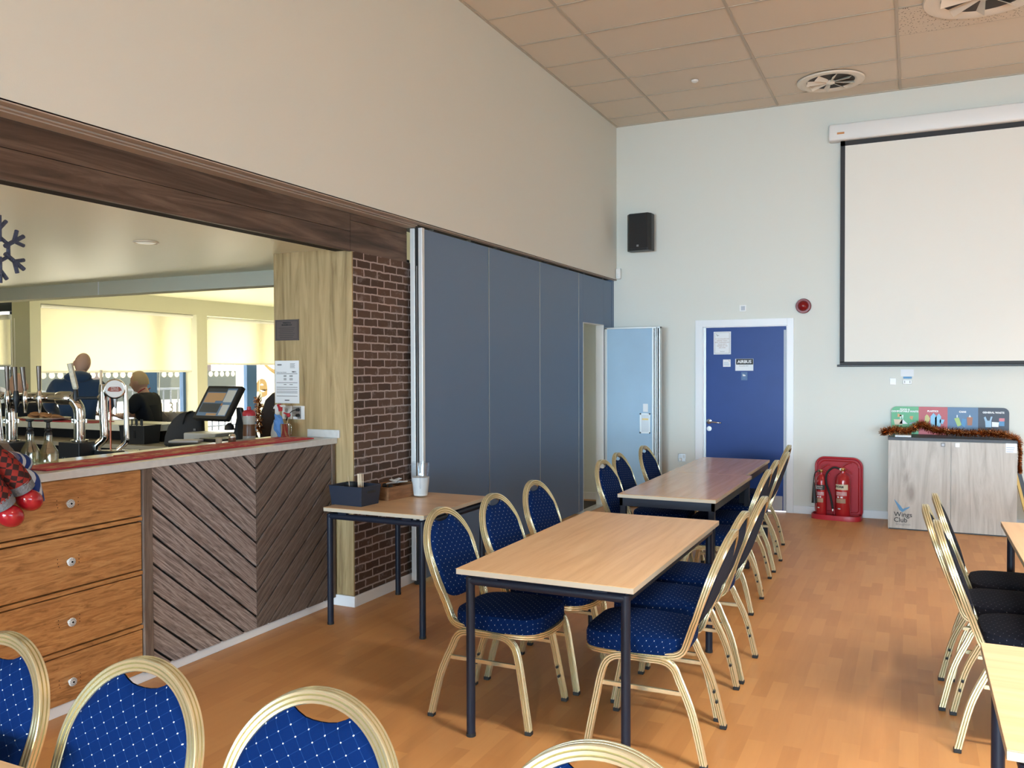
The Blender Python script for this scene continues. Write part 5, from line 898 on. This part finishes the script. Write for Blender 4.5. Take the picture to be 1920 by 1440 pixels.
# ================================================================== PUB FURNITURE AND PEOPLE
pt = thing('poseur_table', 'tall dark-topped table where the seated man rests his arms', 'table', (-5.02, 6.42, 0), R(-68)); bpart('tabletop', (-.34, -.55, .975), (.34, .55, 1.02), 'tabletop', pt, .005); MB().tube([(0, 0, 0), (0, 0, .98)], .035, 14).build('pedestal', 'black', pt); MB().lathe([(.25, 0), (.25, .015), (.04, .03)], (0, 0, 0), 24).build('foot', 'black', pt, smooth=True)
qb = thing('banquette', 'quilted pale grey high bench back behind the seated man', 'bench', (-4.42, 7.02, 0), R(25)); bpart('base', (-.45, -.05, 0), (.30, .50, .70), 'dark', qb); bpart('seat', (-.45, -.05, .70), (.30, .50, .78), 'quilt', qb, .02)
qq = MB()
for i in range(6):
    for j in range(4): qq.box((-.05, -.05, -.012), (.05, .05, .012), Matrix.Translation((-.40 + i * .13, -.07, .80 + j * .075)) @ Matrix.Rotation(R(90), 4, 'X') @ Matrix.Rotation(R(45), 4, 'Z'), bev=.010)
bpart('backrest', (-.47, -.07, .70), (.32, -.0, 1.085), 'quilt', qb, .03); qq.build('quilting', 'quilt', qb, smooth=True)
sl_ = thing('slatted_chair', 'grey slatted chair back behind the man in blue', 'chair', (-5.45, 7.0, 0), R(-40)); 
for i in range(5): bpart('slat', (-.20 + i * .09, -.02, .5), (-.15 + i * .09, .0, 1.20), 'upvc', sl_)
bpart('top_rail', (-.22, -.025, 1.18), (.24, .005, 1.24), 'upvc', sl_, .01); bpart('seat', (-.22, -.42, .66), (.24, 0, .70), 'upvc', sl_, .01)
for x in (-.21, .21):
    for y in (-.40, -.02): bpart('leg', (x, y, 0), (x + .025, y + .025, .66), 'upvc', sl_)
def skinmesh(nodes, edges, root, sub=2):
    me = bpy.data.meshes.new('tmp'); me.from_pydata([n[0] for n in nodes], edges, []); o = bpy.data.objects.new('tmp', me); COL.objects.link(o)
    sk = o.modifiers.new('skin', 'SKIN'); sk.use_smooth_shade = True; sk.branch_smoothing = .6
    for i, n in enumerate(nodes):
        r_ = n[1]; me.skin_vertices[0].data[i].radius = r_ if isinstance(r_, tuple) else (r_, r_); me.skin_vertices[0].data[i].use_root = (i == root)
    ss_ = o.modifiers.new('sub', 'SUBSURF'); ss_.levels = sub; ss_.render_levels = sub
    bpy.context.view_layer.update(); m2 = bpy.data.meshes.new_from_object(o.evaluated_get(bpy.context.evaluated_depsgraph_get())); bpy.data.objects.remove(o)
    bm_ = bmesh.new(); bm_.from_mesh(m2); return bm_
def head(bm_, loc, yaw, pitch, s=1.0, roll=0):
    """sculpted head facing +Y before rotation: brow, nose, lips, chin, ears, eyes"""
    q = bmesh.ops.create_uvsphere(bm_, u_segments=40, v_segments=28, radius=1); mm = Matrix.Translation(loc) @ Matrix.Rotation(yaw, 4, 'Z') @ Matrix.Rotation(pitch, 4, 'X') @ Matrix.Rotation(roll, 4, 'Y') @ Matrix.Scale(s, 4)
    G = lambda x, y, c, d, w, h: math.exp(-((x - c) / w) ** 2 - ((y - d) / h) ** 2)
    for v in q['verts']:
        x, y, z = v.co; X, Y, Z = x * .077, y * .097, z * .118
        if z < 0: X *= 1 - .30 * (-z) ** 1.3; Y = Y * (1 - .12 * -z) + (.012 * -z if y > 0 else .014 * -z * -1 * -.2)
        if y > 0:
            Y += .020 * G(X, Z, 0, -.018, .011, .022) * y + .010 * G(X, Z, 0, -.030, .013, .008) - .010 * (G(X, Z, .030, .004, .016, .010) + G(X, Z, -.030, .004, .016, .010)) + .005 * G(X, Z, 0, .022, .05, .009) + .006 * (G(X, Z, 0, -.052, .020, .004) + G(X, Z, 0, -.063, .018, .005)) - .003 * G(X, Z, 0, -.058, .02, .002) + .008 * G(X, Z, 0, -.092, .022, .014)
        v.co = mm @ Vector((X, Y, Z))
    for s_ in (-1, 1):
        e = bmesh.ops.create_uvsphere(bm_, u_segments=12, v_segments=8, radius=1)
        for v in e['verts']: v.co = mm @ (Matrix.Translation((s_ * .076, -.008, -.012)) @ Matrix.Rotation(s_ * .35, 4, 'Z') @ Vector((v.co.x * .009, v.co.y * .019, v.co.z * .032)))
def hand(bm_, wrist, fwd, side, s=1.0, curl=.5):
    fwd = Vector(fwd).normalized(); side = Vector(side); side = (side - fwd * side.dot(fwd)).normalized(); up_ = side.cross(fwd)
    pal = bmesh.ops.create_uvsphere(bm_, u_segments=14, v_segments=10, radius=1)
    for v in pal['verts']: v.co = Vector(wrist) + fwd * (.045 + v.co.x * .05) * s + side * v.co.y * .038 * s + up_ * v.co.z * .015 * s
    w_ = MB(); w_.bm.free(); w_.bm = bm_
    for i, (o_, l_) in enumerate(((-.028, .068), (-.010, .078), (.009, .073), (.026, .058))):
        b0 = Vector(wrist) + fwd * .082 * s + side * o_ * s; b1 = b0 + (fwd - up_ * curl * .5).normalized() * l_ * .45 * s; b2 = b1 + (fwd - up_ * curl * 1.6).normalized() * l_ * .3 * s; b3 = b2 + (fwd - up_ * curl * 3).normalized() * l_ * .25 * s
        w_.tube([b0 - fwd * .02, b0, b1, b2, b3], [.0085 * s, .0085 * s, .008 * s, .0075 * s, .005 * s], 8)
    t0 = Vector(wrist) + fwd * .03 * s - side * .03 * s; t1 = t0 + (fwd - side * .9).normalized() * .035 * s; t2 = t1 + (fwd * 1.2 - side * .2).normalized() * .03 * s; w_.tube([t0, t1, t2], [.010 * s, .0095 * s, .006 * s], 8)
def person(lab, body_bm, name='person'):
    w_ = MB(); w_.bm.free(); w_.bm = body_bm; me = bpy.data.meshes.new(name); bmesh.ops.recalc_face_normals(body_bm, faces=body_bm.faces); body_bm.to_mesh(me); body_bm.free(); me.materials.append(M['skin'])
    for p in me.polygons: p.use_smooth = True
    o = bpy.data.objects.new(name, me); COL.objects.link(o); return tag(o, lab, 'person')
def cloth(bm_, name, m, parent):
    w_ = MB(); w_.bm.free(); w_.bm = bm_; return w_.build(name, m, parent, smooth=True)
V = Vector
def figure(lab, T, joints, r, hd, hands, top, bottoms, name='person'):
    """joints in local space: pelvis chest neck head shoulderL elbowL wristL shoulderR .. hipL kneeL ankleL toeL .."""
    J = {k: T @ V(v) for k, v in joints.items()}; order = list(joints); idx = {k: i for i, k in enumerate(order)}
    E = [('pelvis', 'waist'), ('waist', 'chest'), ('chest', 'neck'), ('neck', 'skull')] + [e for s_ in 'LR' for e in (('chest', 'sh' + s_), ('sh' + s_, 'el' + s_), ('el' + s_, 'wr' + s_), ('pelvis', 'hip' + s_), ('hip' + s_, 'kn' + s_), ('kn' + s_, 'an' + s_), ('an' + s_, 'toe' + s_))]
    sc_ = lambda k, q: (tuple(a * .68 for a in q) if isinstance(q, tuple) else q * .68) if k.rstrip('LR') in ('pelvis', 'waist', 'chest', 'sh', 'hip', 'kn') else q
    bm_ = skinmesh([(J[k], sc_(k, r[k.rstrip('LR') if k not in r else k])) for k in order], [(idx[a], idx[b_]) for a, b_ in E], idx['pelvis'])
    yaw = math.atan2(T[1][0], T[0][0]); head(bm_, T @ V(hd[0]), yaw + hd[1], hd[2], hd[3] if len(hd) > 3 else 1, hd[4] if len(hd) > 4 else 0)
    for w_, f_, s_, c_ in hands: hand(bm_, J[w_], T.to_3x3() @ V(f_), T.to_3x3() @ V(s_), 1, c_)
    P = person(lab, bm_, name)
    def garment(keys, edges, grow, nm, m, root):
        ks = [k for k in keys]; ii = {k: i for i, k in enumerate(ks)}
        def rad(k):
            q = r[k.rstrip('LR') if k not in r else k]; q = q if isinstance(q, tuple) else (q, q); return (q[0] * grow[0] + grow[1], q[1] * grow[0] + grow[1])
        cloth(skinmesh([(J[k] if k in J else T @ V(extra[k]), rad(k) if k in J else rx_[k]) for k in ks], [(ii[a], ii[b_]) for a, b_ in edges], ii[root]), nm, m, P)
    extra, rx_ = top.get('extra', {}), top.get('rx', {})
    garment(top['keys'], top['edges'], top['grow'], top['name'], top['mat'], 'waist')
    extra, rx_ = {}, {}
    garment(['pelvis', 'waist2', 'hipL', 'knL', 'anL', 'hipR', 'knR', 'anR'] if False else ['pelvis', 'hipL', 'knL', 'anL', 'hipR', 'knR', 'anR'], [('pelvis', 'hipL'), ('hipL', 'knL'), ('knL', 'anL'), ('pelvis', 'hipR'), ('hipR', 'knR'), ('knR', 'anR')], (1.05, .008), 'trousers', bottoms, 'pelvis')
    for s_ in 'LR': cloth(skinmesh([(J['an' + s_] - V((0, 0, .03)), (.045, .04)), (J['toe' + s_], (.042, .03))], [(0, 1)], 0), 'shoe', 'shoe', P)
    return P
RD = dict(pelvis=(.15, .11), waist=(.145, .105), chest=(.165, .115), neck=.055, skull=.05, sh=.065, el=.043, wr=.027, hip=.085, kn=.058, an=.040, toe=.032)
# man in blue seen from behind, leaning forward on the far side of the rear counter
T = Matrix.Translation((-4.345, 5.70, 0)) @ Matrix.Rotation(R(50), 4, 'Z')
figure('person in a blue hooded fleece with a shaved head, seen from behind leaning forward', T,
 dict(pelvis=(0, -.06, .93), waist=(0, -.02, 1.08), chest=(0, .06, 1.34), neck=(.01, .13, 1.52), skull=(.03, .17, 1.60), shL=(-.19, .05, 1.44), elL=(-.27, .16, 1.20), wrL=(-.18, .38, 1.10), shR=(.19, .05, 1.44), elR=(.28, .16, 1.20), wrR=(.18, .38, 1.10), hipL=(-.10, -.07, .86), knL=(-.11, -.02, .48), anL=(-.12, -.08, .08), toeL=(-.13, .08, .04), hipR=(.10, -.07, .86), knR=(.11, -.02, .48), anR=(.12, -.08, .08), toeR=(.13, .08, .04)),
 RD, ((.035, .17, 1.625), R(-8), R(-28), .96, R(10)), [('wrL', (.3, 1, -.1), (1, 0, 0), .5), ('wrR', (-.3, 1, -.1), (-1, 0, 0), .5)],
 dict(keys=['pelvis', 'waist', 'chest', 'collar', 'shL', 'elL', 'cfL', 'shR', 'elR', 'cfR'], edges=[('pelvis', 'waist'), ('waist', 'chest'), ('chest', 'collar'), ('chest', 'shL'), ('shL', 'elL'), ('elL', 'cfL'), ('chest', 'shR'), ('shR', 'elR'), ('elR', 'cfR')], grow=(1.12, .018), name='hooded_fleece', mat='hood',
      extra=dict(collar=(.01, .10, 1.50), cfL=(-.19, .35, 1.11), cfR=(.19, .35, 1.11)), rx=dict(collar=(.095, .085), cfL=(.04, .04), cfR=(.04, .04))), 'denim')
hood = MB(); hood.ball(T @ V((0, .03, 1.49)), (.125, .085, .060), 24, Matrix.Rotation(R(50), 4, 'Z') @ Matrix.Rotation(R(18), 4, 'X')); hood.build('hood', 'hood', bpy.data.objects['person'], smooth=True)
# seated fair-haired man facing left, forearms on the tall table
T = Matrix.Translation((-4.46, 6.67, 0)) @ Matrix.Rotation(R(112), 4, 'Z')
sm = figure('fair-haired person in a navy shirt seated in profile, forearms on the table', T,
 dict(pelvis=(0, -.02, .86), waist=(0, -.0, 1.00), chest=(0, .04, 1.18), neck=(0, .07, 1.33), skull=(0, .10, 1.41), shL=(-.18, .04, 1.27), elL=(-.26, .14, 1.06), wrL=(-.03, .34, 1.055), shR=(.18, .04, 1.27), elR=(.25, .14, 1.06), wrR=(.03, .33, 1.06), hipL=(-.10, .0, .84), knL=(-.12, .42, .84), anL=(-.12, .45, .42), toeL=(-.12, .58, .39), hipR=(.10, .0, .84), knR=(.12, .42, .84), anR=(.12, .45, .42), toeR=(.12, .58, .39)),
 RD, ((0, .115, 1.425), R(3), R(-6), .98), [('wrL', (1, .5, -.1), (0, 1, 0), .6), ('wrR', (-1, .5, -.1), (0, -1, 0), .6)],
 dict(keys=['pelvis', 'waist', 'chest', 'collar', 'shL', 'slL', 'shR', 'slR'], edges=[('pelvis', 'waist'), ('waist', 'chest'), ('chest', 'collar'), ('chest', 'shL'), ('shL', 'slL'), ('chest', 'shR'), ('shR', 'slR')], grow=(1.10, .018), name='navy_shirt', mat='navy',
      extra=dict(collar=(0, .06, 1.31), slL=(-.245, .115, 1.09), slR=(.24, .115, 1.09)), rx=dict(collar=(.072, .068), slL=(.065, .065), slR=(.065, .065))), 'denim')
hr_ = bmesh.new(); q = bmesh.ops.create_uvsphere(hr_, u_segments=36, v_segments=24, radius=1); mm = Matrix.Translation(T @ V((0, .115, 1.425))) @ Matrix.Rotation(R(115), 4, 'Z') @ Matrix.Rotation(R(-6), 4, 'X')
dele = [v for v in q['verts'] if (v.co.y > .35 and v.co.z < .62) or v.co.z < -.35 or (v.co.y > 0 and v.co.z < .1)]; bmesh.ops.delete(hr_, geom=dele, context='VERTS')
for v in hr_.verts: n_ = 1.02 + .02 * math.sin(v.co.x * 18) * math.cos(v.co.z * 14); v.co = mm @ Vector((v.co.x * .080 * n_, v.co.y * .101 * n_, v.co.z * .122 * n_))
cloth(hr_, 'hair', 'hair', sm)
MB().tube([T @ V(p) for p in smoothpath([(-.055, .02, 1.36), (-.075, .10, 1.30), (-.03, .165, 1.15), (-.01, .17, 1.08)], 4)], .006, 6).tube([T @ V(p) for p in smoothpath([(.055, .02, 1.36), (.075, .10, 1.30), (.03, .165, 1.15), (.01, .17, 1.08)], 4)], .006, 6).build('lanyard', 'red', sm, smooth=True)
st_ = thing('bar_stool', 'tall bar stool under the seated man, hidden behind the rear counter', 'stool', (-4.46, 6.67, 0)); MB().lathe([(.16, .70), (.17, .72), (.17, .745), (.14, .755)], (0, 0, 0), 24).build('seat', 'choc', st_, smooth=True); MB().tube([(0, 0, 0), (0, 0, .71)], .03, 12).build('stem', 'chrome', st_); MB().lathe([(.2, 0), (.2, .012), (.03, .03)], (0, 0, 0), 24).build('foot', 'chrome', st_, smooth=True)
# bald customer at the left edge, seen from behind
T = Matrix.Translation((-5.06, 5.57, 0)) @ Matrix.Rotation(R(60), 4, 'Z')
figure('person with a bald pink head and dark top, mostly hidden behind the tap handles', T,
 dict(pelvis=(0, -.04, .76), waist=(0, -.02, .92), chest=(0, .02, 1.12), neck=(0, .04, 1.28), skull=(0, .05, 1.36), shL=(-.18, .02, 1.20), elL=(-.25, .10, .98), wrL=(-.12, .30, 1.0), shR=(.18, .02, 1.20), elR=(.25, .10, .98), wrR=(.12, .30, 1.0), hipL=(-.10, -.02, .72), knL=(-.12, .38, .70), anL=(-.12, .36, .30), toeL=(-.12, .48, .27), hipR=(.10, -.02, .72), knR=(.12, .38, .70), anR=(.12, .36, .30), toeR=(.12, .48, .27)),
 RD, ((0, .06, 1.405), R(0), R(-4), 1.08), [('wrL', (.6, 1, 0), (1, 0, 0), .5), ('wrR', (-.6, 1, 0), (-1, 0, 0), .5)],
 dict(keys=['pelvis', 'waist', 'chest', 'collar', 'shL', 'elL', 'cfL', 'shR', 'elR', 'cfR'], edges=[('pelvis', 'waist'), ('waist', 'chest'), ('chest', 'collar'), ('chest', 'shL'), ('shL', 'elL'), ('elL', 'cfL'), ('chest', 'shR'), ('shR', 'elR'), ('elR', 'cfR')], grow=(1.1, .012), name='dark_jumper', mat='navy',
      extra=dict(collar=(0, .03, 1.26), cfL=(-.14, .27, 1.0), cfR=(.14, .27, 1.0)), rx=dict(collar=(.08, .07), cfL=(.04, .04), cfR=(.04, .04))), 'denim')
# ================================================================== FESTIVE THINGS AT THE LEFT EDGE
pd_ = thing('plush_reindeer', 'dark brown plush in red plaid trousers and shiny red boots sitting on the counter edge', 'soft toy', (0, 0, .085))
def blob(pts, rr_, nm, m, seg=18, par=pd_): return MB().tube(smoothpath(pts, 4), [rr_[min(int(i / 4), len(rr_) - 1)] for i in range((len(pts) - 1) * 4 + 1)], seg).build(nm, m, par, smooth=True)
blob([(-.36, 2.135, 1.10), (-.35, 2.15, 1.15), (-.35, 2.155, 1.20), (-.36, 2.16, 1.25)], [.055, .065, .055, .045], 'body', 'darkfur')
MB().ball((-.345, 2.17, 1.30), (.052, .055, .058), 20).build('head', 'darkfur', pd_, smooth=True); MB().ball((-.295, 2.19, 1.285), (.030, .034, .030), 16).build('muzzle', 'whitefur', pd_, smooth=True); MB().ball((-.27, 2.2, 1.29), (.012, .012, .010), 12).build('nose', 'black', pd_, smooth=True)
blob([(-.34, 2.14, 1.19), (-.29, 2.20, 1.17), (-.27, 2.235, 1.13), (-.265, 2.24, 1.10)], [.022, .022, .020, .024], 'arm', 'darkfur'); MB().ball((-.262, 2.235, 1.115), (.020, .022, .032), 14).build('paw', 'whitefur', pd_, smooth=True)
for dy, dz_ in ((.04, 0), (-.045, -.055)):
    lg = MB().tube(smoothpath([(-.34, 2.15 + dy * .6, 1.125), (-.28, 2.185 + dy, 1.105), (-.255, 2.23 + dy, 1.05 + dz_), (-.250, 2.262 + dy, 1.00 + dz_)], 5), [.052] * 8 + [.050] * 8, 20).build('trouser_leg', 'plaid', pd_, smooth=True)
    MB().tube([(-.250, 2.258 + dy, 1.005 + dz_), (-.248, 2.280 + dy, .970 + dz_)], [.050, .046], 20).build('fur_cuff', 'fur', pd_, smooth=True)
    MB().ball((-.244, 2.300 + dy, .925 + dz_), (.052, .056, .046), 24, Matrix.Rotation(R(-35), 4, 'X')).build('boot', 'boot', pd_, smooth=True)
sn = thing('plush_snowman', 'blue and white striped knitted plush leaning on the bar end', 'soft toy', (0, 0, 0))
MB().tube(smoothpath([(-.52, 2.20, 1.19), (-.46, 2.31, 1.175), (-.44, 2.40, 1.150), (-.42, 2.47, 1.145)], 5), [.050] * 6 + [.052] * 6 + [.045, .040, .034, .024], 22).build('striped_arm', 'bstripe', sn, smooth=True)
MB().tube(smoothpath([(-.43, 2.28, 1.150), (-.34, 2.33, 1.128), (-.275, 2.37, 1.105), (-.262, 2.385, 1.04), (-.262, 2.395, .995)], 5), .024, 16).build('scarf_end', 'bstripe', sn, smooth=True)
MB().ball((-.55, 2.12, 1.22), (.10, .09, .11), 24).build('body', 'whitefur', sn, smooth=True); MB().ball((-.55, 2.12, 1.38), (.075, .075, .075), 24).build('head', 'whitefur', sn, smooth=True)
MB().tube(smoothpath([(-.55, 2.04, 1.42), (-.52, 2.12, 1.46), (-.50, 2.2, 1.42), (-.48, 2.24, 1.38)], 4), [.05] * 6 + [.042] * 4 + [.03] * 3, 18).build('striped_hat', 'bstripe', sn, smooth=True); MB().ball((-.475, 2.17, 1.315), (.011, .011, .011), 10).build('eye', 'black', sn, smooth=True)
fl = MB()
for i in range(3): fl.tube(smoothpath([(-.42 + .02 * i, 2.22 + .06 * i, 1.13), (-.41, 2.25 + .05 * i, 1.22), (-.40 - .02 * i, 2.22 + .07 * i, 1.31 - .03 * i)], 4), [.002 + .004 * (j % 3) for j in range(9)], 6)
tag(MB().prism([(0, 0), (.10, -.06), (.12, -.02), (.05, .10), (.0, .14), (-.03, .06)], -.001, .001, Matrix.Translation((-.40, 2.27, 1.20)) @ Matrix.Rotation(R(78), 4, 'Z') @ Matrix.Rotation(R(70), 4, 'X')).build('cellophane_wrap', 'jugglass'), 'crumpled clear cellophane wrap between the two plush toys', 'wrapping'); fl.bm.free()
sf = thing('glitter_snowflake', 'silver and blue glitter snowflake hanging at the left edge', 'snowflake', (-.365, 2.305, 2.075), R(10)); sf.scale = (1.15, 1.15, 1.15)
MB().tube([(0, 0, .13), (0, 0, .34)], .0015, 6).build('thread', 'inkgrey', sf)
for k_ in range(6):
    a = PI / 6 + k_ * PI / 3; d_ = V((0, math.cos(a), math.sin(a))); b_ = MB().tube([d_ * .028, d_ * .125], .0085, 8)
    for s_ in (-.75, .75): d2_ = V((0, math.cos(a + s_), math.sin(a + s_))); b_.tube([d_ * .075, d_ * .075 + d2_ * .045], .0075, 8)
    a2 = a + PI / 3; b_.tube([d_ * .045, V((0, math.cos(a2), math.sin(a2))) * .045], .007, 8); b_.build('arm', 'glitter', sf, smooth=True)
